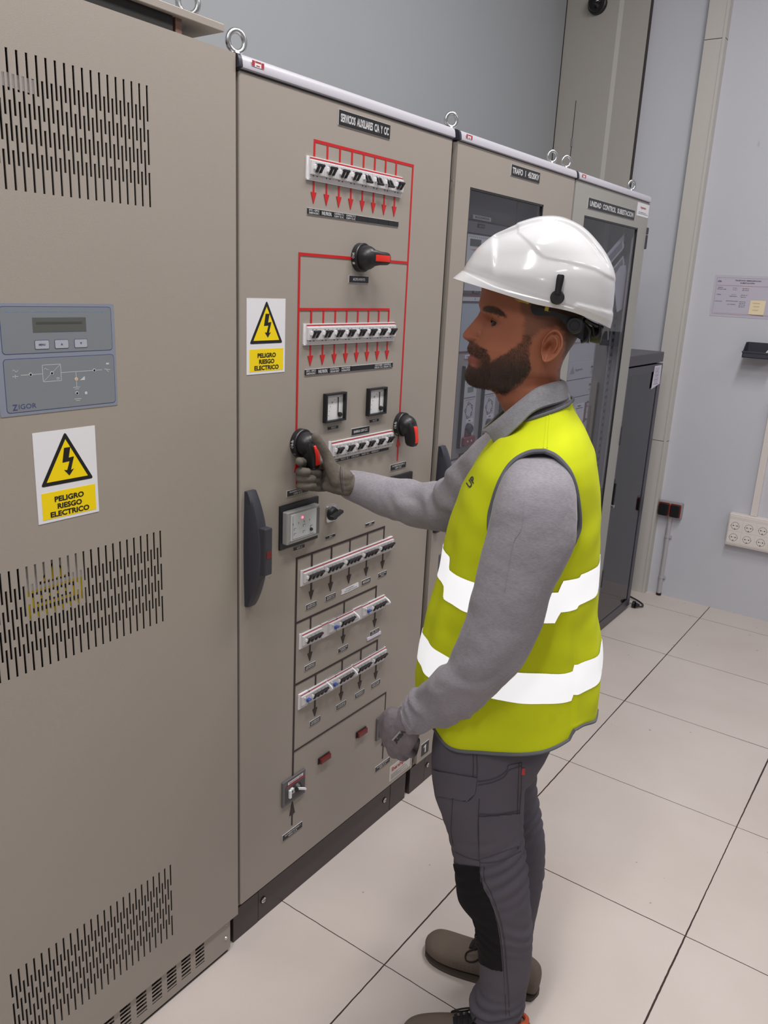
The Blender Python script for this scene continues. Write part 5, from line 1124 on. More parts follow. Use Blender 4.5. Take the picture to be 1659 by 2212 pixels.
def side_hit(a, z, sd=1, off=0.0):
    o = Vector(MW(a, sd*.3, z)); d = Vector(-MN*sd); h = HT.ray_cast(o, d); return None if h[0] is None else h[0]-d*off
# eyes
for sd in (1, -1):
    ea, ez = EYE; c = Vector(MW(EA, sd*.0325, ez)); mb = MB(); rings = []; fw = Vector(MF)
    m_w = mat('eye_white', S(118, 102, 96), .25); mb.lathe(c-fw*.0118, fw, [(.0118*(1-math.cos(t*PI/16)), max(.0001, .0118*math.sin(t*PI/16))) for t in range(17)], m_w, 28)
    e_ = mb.build('eye', BODY, smooth=True); mb = MB(); mb.lathe(c-fw*.0120, fw, [(.0120*(1-math.cos(t*PI/24)), max(.0001, .0120*math.sin(t*PI/24))) for t in range(13, 25)], mat('iris_brown', S(34, 22, 18), .12), 24); mb.build('iris', e_ if False else BODY, smooth=True)
# eyelids and lashes traced on the face
mb = MB(); mbl = MB(); NA, NE = 26, 9
def eyept(sd, az, el, r): return Vector(MW(EA+r*math.cos(az)*math.cos(el), sd*(.0325+r*math.sin(az)*math.cos(el)), EYE[1]+r*math.sin(el)))
for sd in (1, -1):
    opn = lambda az: max(0.0, math.cos((az-.48)*1.30))
    for up_ in (1, -1):
        V = []
        for i in range(NA+1):
            az = -1.20+3.05*i/NA; e0 = -.03+(.40*opn(az) if up_ > 0 else -.34*opn(az))
            for j in range(NE+1):
                q = j/NE; el = e0+up_*1.15*q; V.append(eyept(sd, az, el, .01325+.0012*math.sin(PI*min(1, q*2.2))-.004*q*q))
        F = [(i*(NE+1)+j, (i+1)*(NE+1)+j, (i+1)*(NE+1)+j+1, i*(NE+1)+j+1) for i in range(NA) for j in range(NE)]; mb.add(V, F, M_SKIN)
    mbl.tube([eyept(sd, -.75+2.4*k/16, -.01+.40*opn(-.75+2.4*k/16), .0143) for k in range(17)], .0010, M_HAIR, 6)
ld = mb.build('eyelids', BODY, smooth=True); ca = ld.data.color_attributes.new('skin_colour', 'FLOAT_COLOR', 'POINT'); ca.data.foreach_set('color', np.tile([*(SK*.80), 1.0], len(ld.data.vertices)))
mbl.build('lashes', BODY, smooth=True)
# beard, brows and moustache: short strands
random.seed(3); mb = MB()
def strand(p, d, L_, w):
    d = d.normalized(); s = d.cross(Vector(ray(1100, 700))).normalized()*w
    mb.add([p-s, p+s, p+d*L_*.6+s*.6, p+d*L_*.6-s*.6, p+d*L_], [(0, 1, 2, 3), (3, 2, 4)], M_HAIR)
def hairs(poly, count, L0, dirf, w=.00022, keep=lambda x, y: 1):
    xs = [p[0] for p in poly]; ys = [p[1] for p in poly]; k = 0; tries = 0
    while k < count and tries < count*8:
        tries += 1; x = random.uniform(min(xs), max(xs)); y = random.uniform(min(ys), max(ys))
        if sdist(x, y, poly) < -1.0 or random.random() > keep(x, y): continue
        h = HT.ray_cast(Vector(CAM), Vector(ray(x, y)).normalized())
        if h[0] is None: continue
        n = h[1] if h[1].dot(Vector(ray(x, y))) < 0 else -h[1]; dd = dirf(x, y); d = Vector(cr*dd[0]-cu*dd[1])+n*.45+Vector((random.uniform(-.35, .35), random.uniform(-.35, .35), random.uniform(-.35, .35)))
        L_ = L0*random.uniform(.6, 1.2); strand(h[0]-n*.0005, d, L_, w); k += 1
        if random.random() < .5:      # same strand on his other side
            v = h[0]; rel = np.array(v)-MO; a, l, z = rel@MF, rel@MN, v[2]; strand(Vector(MW(a, -l, z)), Vector(-MF*.2-np.array([0, 0, 1.0])-MN*.4), L_, w)
hairs(BEARD, 6500, .0040, lambda x, y: (-.25, 1) if x < 1060 else (.15, 1), keep=lambda x, y: 0 if sdist(x, y, LIPS) > -1 else (.35+.65*sstep(y, 745, 800)+(1 if x < 1050 else 0)))
BRD = mb.build('beard', PER)
mb = MB(); hairs(BROW, 420, .007, lambda x, y: (1, .35), w=.00028); mb.build('eyebrows', PER)
# ---------------------------------------------------------------- hard hat
ftop = [(980.5, 602.8), (1001, 584.7), (1013, 563), (1032.3, 536.4), (1063.7, 509), (1090, 496), (1116.7, 485.0), (1152.9, 473.4), (1189, 468.6)]
HF = [MP(*q) for q in [(980.5, 602.8), (991, 594), (1000, 586.5), (1004, 578), (1013, 563), (1032.3, 536.4), (1063.7, 510), (1090, 497), (1116.7, 485), (1152.9, 473.4), (1180, 469.2)]]
HB = [MP(*q) for q in [(1316, 709), (1317.5, 702), (1319, 696), (1320.5, 688), (1326, 648), (1327.7, 606.4), (1318, 570), (1295, 531.6), (1261.4, 495.5), (1225.2, 475.5), (1200, 469.0)]]
HW = [.104, .1055, .1065, .1075, .110, .108, .101, .088, .068, .040, .012]
hr = spl(None, [(*f, *b, w) for f, b, w in zip(HF, HB, HW)], 14)
LN1 = [(1119, 500), (1135, 515), (1150, 531), (1163, 546), (1172, 554), (1185, 559), (1220, 565), (1260, 575), (1285, 583), (1305, 595), (1326, 606)]
LN2 = [(1119, 500), (1130, 492), (1150, 485), (1180, 480), (1210, 482), (1245, 497), (1275, 518), (1298, 545), (1315, 575), (1326, 606)]
FL = [(1001, 585), (1019, 595), (1040, 605), (1068, 618), (1100, 628), (1130, 636), (1180, 648), (1237, 664), (1246, 654), (1284, 664), (1330, 676)]
PANEL = LN1[:]+LN2[::-1][1:-1]
hv = []; n = 360
for ri, r in enumerate(hr):
    for p in ellring((r[0], r[1]), (r[2], r[3]), r[4], ex=2.15, n=n): hv.append((p[0], p[1], p[2]+(.0035+.0115*sstep(-p[0], -.03, .07))*(p[1]/.105)**2*max(0, 1-ri/62)))
P_ = len(hr); F = [(i*n+k, i*n+(k+1) % n, (i+1)*n+(k+1) % n, (i+1)*n+k) for i in range(P_-1) for k in range(n)]+[tuple(range((P_-1)*n, P_*n))]
V0 = [MW(*p) for p in hv]; N_ = normals(V0, F); cen = np.mean(V0, axis=0)
if sum((V0[i]-cen)@N_[i] for i in range(0, len(V0), 97)) < 0: N_ = -N_; F = [f[::-1] for f in F]
V = []
for p, v, nn in zip(hv, V0, N_):
    x, y = PX(MW(p[0], abs(p[1]), p[2])); d = 0.0
    up = sstep(y, 612, 606)
    s_ = sdist(x, y, PANEL); d -= .0016*sstep(s_, -1.2, 1.2)*0
    dd, sg = pdist(x, y, FL)
    if sg > 0 or y > 640: d += .0022*sstep(dd if sg > 0 else 0, 0, 2.5)
    # raised rear shell above the kinked line
    d1, s1 = pdist(x, y, LN1); ab = (s1 < 0) and x > 1117; d += .0020*(sstep(d1, 0, 3.0) if ab else 0)
    # crest along the top
    al_ = abs(p[1]); 
    cw = .047*sstep(x, 1030, 1130)+.0; d -= .0060*sstep(al_, cw-.002, cw+.0025)*sstep(x, 1064, 1070)*sstep(y, 600, 545)
    V.append(d)
G = np.array(V).reshape(P_, n)
for _ in range(2): G = (G*2+np.roll(G, 1, 1)+np.roll(G, -1, 1)+np.vstack([G[:1], G[:-1]])+np.vstack([G[1:], G[-1:]]))/6
V = [v+nn*d for v, nn, d in zip(V0, N_, G.ravel())]
mb = MB(); mb.add(V, F, M_HAT)
# inner wall
Vi = [v-nn*.0028 for v, nn in zip(V, N_)]; mb.add(Vi, [f[::-1] for f in F], M_HAT)
b1 = len(V); mb.f += [(k, (k+1) % n, b1+(k+1) % n, b1+k) for k in range(n)]; mb.m += [0]*n
HAT = mb.build('hard_hat', PER, smooth=True, angle=75)
HTREE = bvh(V, F)
def hq(x, y, off=0): return hit(HTREE, x, y, off)
c = hq(1203.5, 642, .002); dn = Vector(MN)
mb = MB(); mb.lathe(c, dn, [(0, .0122), (.004, .0122), (.0058, .0105), (.006, .0001)], M_BLACK, 28)
a_, b_ = hq(1204, 632, .003), hq(1210, 600, .0025)
ax = (b_-a_).normalized(); sd_ = ax.cross(dn).normalized(); rings = []
for q, w in ((-.002, .0050), (.010, .0056), (.022, .0064), (.0285, .0062), (.0305, .0045)): rings.append([tuple(a_+ax*q+sd_*w*s+dn*h) for s, h in ((-1, -.001), (1, -.001), (1, .0052), (.6, .0066), (-.6, .0066), (-1, .0052))])
mb.loft(rings, M_BLACK); mb.build('lamp_clip', HAT, smooth=True, angle=40)
# harness: headband, ratchet knob, straps
mb = MB()
def bandpt(x, y, l): return Vector(MW(*(lambda q: (q[0], l, q[1]))(MP(x, y, l))))
top = [(1150, 660, .078), (1180, 668, .0795), (1215, 678, .078), (1245, 690, .068), (1268, 700, .045), (1278, 706, .0)]
bot = [(1146, 662, .078), (1156, 681, .0795), (1205, 686, .079), (1237, 722, .070), (1262, 738, .046), (1272, 742, .0)]
for sgn in (1, -1):
    A = spl(None, top, 5); B = spl(None, bot, 5); V = []; 
    for k in range(len(A)):
        for o_ in (0, .0035): V += [tuple(bandpt(A[k][0], A[k][1], A[k][2]+o_) if sgn > 0 else Vector(MW(*(lambda q: (q[0], -A[k][2]-o_, q[1]))(MP(A[k][0], A[k][1], A[k][2]))))), tuple(bandpt(B[k][0], B[k][1], B[k][2]+o_) if sgn > 0 else Vector(MW(*(lambda q: (q[0], -B[k][2]-o_, q[1]))(MP(B[k][0], B[k][1], B[k][2])))))]
    F = []
    for k in range(len(A)-1):
        a, b = 4*k, 4*k+4
        for q, w in ((0, 1), (1, 3), (3, 2), (2, 0)): F.append((a+q, a+w, b+w, b+q))
    mb.add(V, F, M_STRAP)
mb.build('headband', HAT)
c = bandpt(1241, 703, .078); mb = MB(); mb.lathe(c-dn*.004, dn, [(0, .0150), (.006, .0150), (.008, .013), (.008, .009), (.006, .0085), (.006, .0001)], M_STRAP, 24); mb.build('side_buckle', HAT, smooth=True, angle=30)
c = bandpt(1276, 722, .0); bk = Vector(-MF); mb = MB(); mb.lathe(c, bk, [(0, .014), (.010, .016), (.018, .016), (.020, .012), (.020, .0001)], M_STRAP, 14); mb.build('ratchet_knob', HAT, smooth=True, angle=30)
mb = MB(); mb.tube(smooth_path([bandpt(1258, 695, .05), bandpt(1272, 712, .05), bandpt(1268, 732, .048), bandpt(1255, 738, .05)]), .0035, M_STRAP, 8); mb.tube(smooth_path([bandpt(1280, 706, .03), bandpt(1284, 726, .03), bandpt(1294, 720, .03), bandpt(1296, 703, .03)]), .0030, M_STRAP, 8)
mb.tube(smooth_path([bandpt(1262, 690, .045), bandpt(1280, 700, .03), bandpt(1300, 708, .0)]), .004, M_STRAP, 8); mb.build('chin_strap_anchor', HAT, smooth=True)
for pts, l in (([(1110, 645), (1140, 652), (1140, 656), (1120, 651)], .0765), ([(1138, 650), (1144, 652), (1142, 657), (1136, 656)], .077), ([(1178, 662), (1186, 664), (1184, 672), (1190, 674), (1176, 671)], .0835)):
    mb = MB(); q = [bandpt(x, y, l+.001) for x, y in pts]; q2 = [bandpt(x, y, l-.002) for x, y in pts]; k = len(q); mb.add([tuple(v) for v in q+q2], [tuple(range(k)), tuple(reversed(range(k, 2*k)))]+[(i, (i+1) % k, k+(i+1) % k, k+i) for i in range(k)], M_STRAPY); mb.build('yellow_webbing', HAT)
# ---------------------------------------------------------------- shirt (torso + sleeves, one surface)
sb = MB()
TR = [((.040, 1.484), (-.054, 1.524), .055), ((.052, 1.470), (-.062, 1.510), .068), ((.058, 1.445), (-.066, 1.486), .080), ((.080, 1.405), (-.082, 1.446), .145), ((.105, 1.34), (-.104, 1.38), .172), ((.125, 1.25), (-.128, 1.26), .165), ((.135, 1.12), (-.130, 1.12), .150), ((.150, .98), (-.12, .98), .150), ((.150, .86), (-.11, .86), .150)]
loft_rings(sb, [ellring(f, b, h, n=40) for f, b, h in TR], M_SHIRT)
def px_arm(mb, rows_, n=28, sub=4):
    rings = []
    for x1, y1, x2, y2, l1, l2, hd in spl(None, rows_, sub):
        A = np.array([*MP(x1, y1, l1)]); B = np.array([*MP(x2, y2, l2)])
        A3 = MW(A[0], l1, A[1]); B3 = MW(B[0], l2, B[1]); c = (A3+B3)/2; u = (A3-B3)/2; w = MN-(MN@u)*u/(u@u); w /= np.linalg.norm(w)
        rings.append([tuple(c+u*math.cos(2*PI*k/n)+w*hd*math.sin(2*PI*k/n)) for k in range(n)])
    mb.loft(rings, M_SHIRT)
LARM = [(1108, 985, 1205, 985, .150, .150, .030), (1084, 1030, 1236, 1030, .175, .175, .058), (1068, 1080, 1247, 1085, .195, .195, .064), (1050, 1150, 1244, 1160, .205, .205, .063), (1032, 1220, 1226, 1215, .21, .21, .060), (1014, 1297, 1194, 1277, .212, .212, .058), (998, 1357, 1176, 1340, .212, .212, .056),
        (976, 1414, 1156, 1386, .208, .212, .055), (955, 1441, 1132, 1436, .20, .208, .053), (937, 1455, 1090, 1474, .19, .20, .050), (917, 1471, 1055, 1513, .175, .185, .047), (900, 1484, 1020, 1546, .16, .17, .043), (884, 1500, 962, 1567, .145, .15, .039), (869, 1519, 905, 1580, .135, .135, .036), (862, 1524, 893, 1584, .13, .13, .0355)]
px_arm(sb, LARM)
rp = [(MW(.0, -.14, 1.40), .060), (MW(.03, -.20, 1.375), .068), (CAM+1.76*ray(1040, 1035), .068), (CAM+1.80*ray(995, 1078), .062), (CAM+1.84*ray(958, 1094), .056), (CAM+1.87*ray(900, 1087), .053), (CAM+1.90*ray(838, 1074), .048), (CAM+1.925*ray(790, 1058), .041), (CAM+1.94*ray(759, 1048), .037), (CAM+1.945*ray(754, 1046.5), .0365)]
rs = spl(None, [(*a, b) for a, b in rp], 4); sb.tube([q[:3] for q in rs], [q[3] for q in rs], M_SHIRT, 28)
V, N_, F = remesh(sb, .006, 3)
V2 = V.copy()
elbL = MW(.06, .2, 1.02); cufL = MW(.15, .14, .92); elbR = CAM+1.84*ray(965, 1090); shR = CAM+1.76*ray(1015, 1050)
axR = (elbR-(CAM+1.94*ray(759, 1048))); axR /= np.linalg.norm(axR)
for i, v in enumerate(V):
    d = .0022*fbm(v, 16)+.0012*fbm(v, 38, 5)
    w = math.exp(-(np.linalg.norm(v-cufL)/.10)**2); s = (v-cufL)@(MF*.8+np.array([0, 0, -.6])); d += w*.0048*math.sin(s*150+v[2]*40+7*fbm(v, 15))
    w = math.exp(-(np.linalg.norm(v-elbL)/.09)**2); d += w*.0034*math.sin(v[2]*120+s*60+6*fbm(v, 14))
    w = math.exp(-(np.linalg.norm(v-elbR)/.10)**2)+.5*math.exp(-(np.linalg.norm(v-shR)/.07)**2); s = (v-elbR)@axR; d += w*.0062*math.sin(s*110+v[2]*70+6*fbm(v, 13))
    V2[i] = v+N_[i]*d
mb = MB(); mb.add(V2, F, M_SHIRT); SHIRT = mb.build('shirt', PER, smooth=True, angle=180); ST = bvh(V2, F)
for pts_, r_, nm_ in (([(868, 1520), (866, 1535), (872, 1555), (884, 1573), (894, 1583)], .0012, 'cuff_hem'), ([(1133, 1080), (1127, 1140), (1110, 1170), (1100, 1220), (1090, 1280)], .0007, 'sleeve_seam')):
    mb = MB(); surf_line(mb, ST, pts_, r_, M_SHIRT, off=.0004); mb.build(nm_, SHIRT, smooth=True)
# collar: folded band round the neck
T_ = [(1214, 822, .0), (1196, 825, .042), (1158, 838, .062), (1118, 868, .064), (1088, 893, .056), (1060, 916, .040), (1040, 931, .022)]
B_ = [(1233, 856, .0), (1214, 866, .058), (1158, 884, .092), (1120, 918, .098), (1095, 940, .088), (1080, 950, .074), (1070, 957, .060)]
mb = MB(); rows_c = []
for sgn in (1, -1):
    A = spl(None, T_, 6); B = spl(None, B_, 6); prev = None; n0 = len(mb.v); V = []; nn = 7
    for a, b in zip(A, B):
        pa = MP(a[0], a[1], a[2]); pb = MP(b[0], b[1], b[2]); Pa = MW(pa[0], sgn*a[2], pa[1]); Pb = MW(pb[0], sgn*b[2], pb[1])
        for j in range(nn):
            t = j/(nn-1); q = Pa*(1-t)+Pb*t+(MN*sgn*.35+np.array([0, 0, .65]))*.014*math.sin(PI*min(1, t*1.1)); V.append(q)
    Fc = [(i*nn+j, i*nn+j+1, (i+1)*nn+j+1, (i+1)*nn+j) for i in range(len(A)-1) for j in range(nn-1)]
    nv_ = len(V); V2_ = [v-np.array([0, 0, .0035])-MN*sgn*.002 for v in V]
    ring = [j for j in range(nn)]+[i*nn+nn-1 for i in range(1, len(A))]+[(len(A)-1)*nn+j for j in range(nn-2, -1, -1)]+[i*nn for i in range(len(A)-2, 0, -1)]
    mb.add(V+V2_, Fc+[tuple(nv_+i for i in f[::-1]) for f in Fc]+[(ring[i], ring[(i+1) % len(ring)], nv_+ring[(i+1) % len(ring)], nv_+ring[i]) for i in range(len(ring))], M_COLLAR)
mb.build('collar', SHIRT, smooth=True, angle=60)
# ---------------------------------------------------------------- vest
VR = [((.178, .805), (-.180, .862), .172), ((.186, .84), (-.181, .893), .174), ((.193, .92), (-.178, .955), .174), ((.186, 1.0), (-.171, 1.02), .174), ((.174, 1.07), (-.163, 1.08), .178), ((.160, 1.15), (-.156, 1.16), .183), ((.148, 1.24), (-.149, 1.25), .188), ((.132, 1.31), (-.138, 1.335), .193), ((.112, 1.36), (-.126, 1.395), .195), ((.098, 1.388), (-.113, 1.425), .186), ((.082, 1.412), (-.098, 1.452), .168), ((.066, 1.432), (-.083, 1.475), .140), ((.050, 1.445), (-.070, 1.497), .104), ((.047, 1.460), (-.067, 1.509), .090)]
vr = spl(None, [(*f, *b, h) for f, b, h in VR], 10); n = 220; rings = []
SL = 2.30   # side slit angle (near side, towards the back)
for r in vr:
    def fn(t, a, l, z):
        w = 1-sstep(z, 1.0, 1.30); tt = t if t < PI else 2*PI-t
        low = 1-sstep(z, .95, 1.15)
        # soft hanging folds
        k = .0045*w*math.sin(tt*9+l*8)*math.sin(tt*3+1)+.003*mnoise.noise(Vector((t*3 if t < PI else (2*PI-t)*3+9, z*9, 2)))+.0025*mnoise.noise(Vector((a*14, l*14, z*22)))
        # the back panel laps outside the side panel below the arm
        st = sstep(t, SL, SL+.06)*(1-sstep(t, PI+.9, PI+1.4)); k += .007*st*low*max(0, -math.cos(t)+.2)
        ca_, sa_ = math.cos(t), math.sin(t)
        a += k*ca_*1.0; l += k*sa_
        hemd = 0
        if z < .90: z += (.90-z)/.08*(.010*math.cos(2*t)*-1*0+.016*sstep(ca_, .2, 1)*0) + ((.90-z)/.08)*(.030*math.exp(-((t-.60)/.28)**2)+.022*sstep(t, 1.9, SL)*(1-sstep(t, SL+.1, 3.1))+.036*sstep(t, SL, SL+.03)*(1-sstep(t, SL+.2, 3.3)))
        return a, l, z
    rings.append(ellring((r[0], r[1]), (r[2], r[3]), r[4], ex=2.35, n=n, fn=fn))
vV = [MW(*p) for r in rings for p in r]; m_ = len(rings)
vF = [(i*n+k, i*n+(k+1) % n, (i+1)*n+(k+1) % n, (i+1)*n+k) for i in range(m_-1) for k in range(n)]
vN = normals(vV, vF); cen = np.mean(vV, axis=0)
if sum((vV[i]-cen)@vN[i] for i in range(0, len(vV), 97)) < 0: vN = -vN; vF = [f[::-1] for f in vF]
# cut the armholes: faces inside the armhole outlines go
AH = [(1176, 975), (1148, 977), (1122, 988), (1102, 1005), (1086, 1030), (1075, 1055), (1066, 1083), (1058, 1120), (1062, 1170), (1090, 1215), (1140, 1240), (1190, 1225), (1228, 1190), (1247, 1152), (1251, 1130), (1249, 1095), (1242, 1052), (1230, 1020), (1214, 999), (1197, 984)]
keep = []
for f in vF:
    c_ = sum(vV[i] for i in f)/4; rel = c_-MO; a, l = rel@MF, rel@MN
    if abs(l) > .11 and c_[2] > 1.1:
        q = PX(MW(a, abs(l), c_[2]))
        if l > 0 and inside(*q, AH): continue
        if l < 0 and math.hypot((a-.0)/.075, (c_[2]-1.35)/.105) < 1: continue
    keep.append(f)
vF_all = vF; vF = keep
mb = MB(); mb.add(vV, vF, M_VEST); vi = [v-nn*.0018 for v, nn in zip(vV, vN)]; mb.add(vi, [f[::-1] for f in vF], M_VEST)
VEST = mb.build('vest', PER, smooth=True, angle=180); VT = bvh(vV, vF_all)
# binding: hem, neckline, armholes
mb = MB(); mb.tube([vV[k] for k in range(n)], .0040, M_TRIM, 8, closed=True); mb.build('hem_binding', VEST, smooth=True)
mb = MB(); mb.tube([vV[(m_-1)*n+k]+vN[(m_-1)*n+k]*.001 for k in range(n)], .0034, M_TRIM, 8, closed=True); mb.build('neck_binding', VEST, smooth=True)
mb = MB(); P = [hit(VT, *q, .001) for q in spl(None, AH+[AH[0]], 6)[:-1]]; P = [q for q in P if q is not None]; mb.tube(P, .0046, M_TRIM, 8, closed=True); mb.build('armhole_binding', VEST, smooth=True)
mb = MB()
for dx in (-3, 3): surf_line(mb, VT, [(1186+dx, 884), (1182+dx, 920), (1178+dx*1.4, 968)], .0009, M_VEST, off=.0004)
mb.build('shoulder_seam', VEST, smooth=True)
def tape(z0, z1, t0=0, t1=2*PI, step=lambda t: 0.0):
    """band round the vest between heights z0 and z1"""
    V = []; cols = 0; nn = 8
    for k in range(n+1):
        kk = k % n; t = 2*PI*kk/n; col = [rings[i][kk] for i in range(m_)]; zs = [c[2] for c in col]; dz = step(t)
        for j in range(nn):
            z = z0+dz+(z1-z0)*j/(nn-1)
            for i in range(m_-1):
                if zs[i] <= z <= zs[i+1]:
                    q = (z-zs[i])/(zs[i+1]-zs[i]); p = vV[i*n+kk]*(1-q)+vV[(i+1)*n+kk]*q+(vN[i*n+kk])*.0012; break
            V.append(p)
    F = [(k*nn+j, (k+1)*nn+j, (k+1)*nn+j+1, k*nn+j+1) for k in range(n) for j in range(nn-1)]
    mb = MB(); mb.add(V, F, M_TAPE); V2_ = [v+0 for v in V]; return mb.build('reflective_tape', VEST, smooth=True, angle=180)
tape(.950, 1.012, step=lambda t: .0 if t < SL else .012)
tape(1.140, 1.202, step=lambda t: -.022*sstep(t, .55, .62)*(1-sstep(t, 2.0, 2.05))+.006*sstep(t, 2.3, 2.35))
def surf_text(parent, tree, s, o, ux, uy, w, h, m, name, back=None, bold=.03):
    """letters laid on the cloth: o = px of the lower-left corner, ux/uy px unit directions, sizes in px"""
    V, F, a, b, c, d = text_poly(s, bold); mb = MB()
    if back is not None:
        g = 8; Q = [hit(tree, o[0]+ux[0]*w*(-.08+1.16*i/g)+uy[0]*h*(-.2+1.4*j/4), o[1]+ux[1]*w*(-.08+1.16*i/g)+uy[1]*h*(-.2+1.4*j/4), .0006) for i in range(g+1) for j in range(5)]
        if all(q is not None for q in Q): mb.add([tuple(q) for q in Q], [(i*5+j, (i+1)*5+j, (i+1)*5+j+1, i*5+j+1) for i in range(g) for j in range(4)], back)
    P = []
    for x, y, z in V:
        u = (x-a)/max(1e-6, b-a)*w; v = (y-c)/max(1e-6, d-c)*h; q = hit(tree, o[0]+ux[0]*u+uy[0]*v, o[1]+ux[1]*u+uy[1]*v, .0010)
        if q is None: return
        P.append(tuple(q))
    mb.add(P, F, m); mb.build(name, parent)
surf_text(VEST, VT, 'UP', (1015, 1056), (.62, -.78), (-.55, -.84), 22, 14, M_INK, 'chest_print')
# small grey tab at the front opening
mb = MB(); q0 = MW(.152, .02, 1.16); mb.box(tuple(q0-np.array([.012, .006, .022])), tuple(q0+np.array([.006, .004, .016])), M_TRIM, .002); mb.build('front_tab', VEST)
# white label at the back of the neck
mb = MB(); A = [(1216, 852), (1226, 850), (1233, 868), (1243, 892), (1236, 890), (1226, 872)]; q = [MW(*(lambda p: (p[0]-.002, .012, p[1]))(MP(x, y, .012))) for x, y in A]; q2 = [v+MN*.004 for v in q]; mb.add(q+q2, [tuple(reversed(range(6))), tuple(range(6, 12))]+[(i, (i+1) % 6, 6+(i+1) % 6, 6+i) for i in range(6)], M_PIL); mb.build('neck_label', VEST)

# ---------------------------------------------------------------- trousers
tb = MB()
loft_rings(tb, [ellring(f, b, h, n=40) for f, b, h in (((.135, .98), (-.105, .98), .145), ((.142, .88), (-.108, .88), .155), ((.147, .79), (-.105, .79), .160), ((.142, .72), (-.085, .73), .155), ((.10, .69), (-.05, .70), .12))], M_TROU)
NLP = [(937, 1560, -.080, .86, .085, .075), (935, 1605, -.062, .77, .086, .078), (937, 1680, -.057, .69, .086, .078), (952, 1730, -.060, .63, .086, .075), (968, 1780, -.064, .575, .086, .070), (980, 1832, -.076, .51, .086, .066), (984, 1870, -.084, .47, .085, .065),
       (987, 1900, -.090, .44, .084, .064), (992, 1926, -.095, .42, .083, .063), (1012, 1948, -.099, .40, .082, .060), (1026, 1978, -.104, .37, .081, .058), (1030, 2005, -.108, .33, .078, .056), (1033, 2060, -.112, .25, .072, .055), (1036, 2110, -.112, .18, .068, .055), (1030, 2140, -.108, .14, .066, .056), (1016, 2165, -.106, .105, .064, .057), (1014, 2185, -.100, .080, .063, .056)]
NL = []
for x_, y_, ab_, zb_, l_, h_ in NLP:
    a_, z_ = MP(x_, y_, .075); NL.append((a_, ab_, z_, l_, h_))
NL[0] = (.140, -.080, .86, .085, .075)
FLg = [(.125, -.090, .86, -.085, .075), (.128, -.088, .74, -.092, .078), (.112, -.086, .66, -.096, .075), (.085, -.090, .58, -.100, .070), (.055, -.108, .50, -.104, .066), (.030, -.126, .42, -.107, .061), (.005, -.130, .34, -.110, .057), (-.010, -.128, .26, -.113, .055), (-.012, -.122, .18, -.115, .055), (-.002, -.118, .12, -.116, .056), (.004, -.112, .085, -.116, .054)]
for L_ in (NL, FLg): loft_rings(tb, [ellring((r[0], r[2]), (r[1], r[2]+.006), r[4], l0=r[3], ex=2.2, n=40) for r in spl(None, L_, 3)], M_TROU)
V, N_, F = remesh(tb, .0065, 3); V2 = V.copy()
for i, v in enumerate(V):
    rel = v-MO; a, l = rel@MF, rel@MN; z = v[2]; d = .0018*fbm(v, 14)+.001*fbm(v, 40)
    kn = math.exp(-((z-.53)/.07)**2); d += kn*.0030*math.sin(z*190+a*90+3*fbm(v, 12))*(1 if a < .03 else .4)
    ak = math.exp(-((z-.12)/.05)**2); d += ak*.0050*math.sin(z*230+a*60+l*40+3*fbm(v, 15))
    kn = math.exp(-((z-.36)/.05)**2); d += kn*.0020*math.sin(z*200-a*100+3*fbm(v, 12))
    V2[i] = v+N_[i]*d
mb = MB(); mb.add(V2, F, M_TROU); TROU = mb.build('trousers', PER, smooth=True, angle=180); TT = bvh(V2, F)
KP_ = [(983, 1866), (1036, 1872), (1038, 1892), (1046, 1920), (1058, 1940), (1066, 1965), (1074, 1995), (1080, 2030), (1084, 2075), (1086, 2098), (1062, 2094), (1040, 2083), (1020, 2060), (960, 2060), (960, 1866)]
def near_edge(px, py, poly):
    best = None
    for i in range(len(poly)):
        x1, y1 = poly[i-1]; x2, y2 = poly[i]; dx, dy = x2-x1, y2-y1; q = max(0, min(1, ((px-x1)*dx+(py-y1)*dy)/(dx*dx+dy*dy+1e-9))); d = math.hypot(px-x1-q*dx, py-y1-q*dy)
        if best is None or d < best[0]: best = (d, x1+q*dx, y1+q*dy)
    return best[1], best[2]
def gridpatch(poly, tree, step=2.0, off=.0016, l_only=None):
    xs = [p[0] for p in poly]; ys = [p[1] for p in poly]; nx = int((max(xs)-min(xs))/step)+1; ny = int((max(ys)-min(ys))/step)+1; idx = {}; V = []; F = []
    for j in range(ny+1):
        y = min(ys)+j*step; 
        for i in range(nx+1):
            x = min(xs)+i*step
            sd_q = sdist(x, y, poly)
            if sd_q < -step*.75: continue
            if sd_q < 0: x, y = near_edge(x, y, poly)
            h = hit(tree, x, y, off)
            if h is None: continue
            idx[(i, j)] = len(V); V.append(h)
    for (i, j) in list(idx):
        q = [(i, j), (i+1, j), (i+1, j+1), (i, j+1)]
        if all(c in idx for c in q):
            f = [idx[c] for c in q]
            if max((V[f[0]]-V[f[2]]).length, (V[f[1]]-V[f[3]]).length) < .03: F.append(tuple(reversed(f)))
    return V, F
def near_leg(c_, n_):
    rel = c_-MO; a, l = rel@MF, rel@MN
    if l < -.01: return False
    q = PX(c_); q = PX(MW(a, max(l, .02)+(.085-max(l, .02))*0, c_[2]))
    if .26 < c_[2] < .50 and (n_@(CAM-c_)) < .25*4: return n_@MF > .9
    return False
pv, pf = patch(V2, F, near_leg, .0016); gv, gf = gridpatch(KP_, TT, 1.6, .0018); mb = MB(); mb.add(pv, pf, M_TROUB); mb.add([tuple(q) for q in gv], gf, M_TROUB); tag(mb.build('knee_patch', TROU, smooth=True, angle=180), 'black knee patch')
def far_leg(c_, n_):
    rel = c_-MO; a, l = rel@MF, rel@MN
    return l < -.03 and .23 < c_[2] < .50 and n_@MF > .45*4*.6
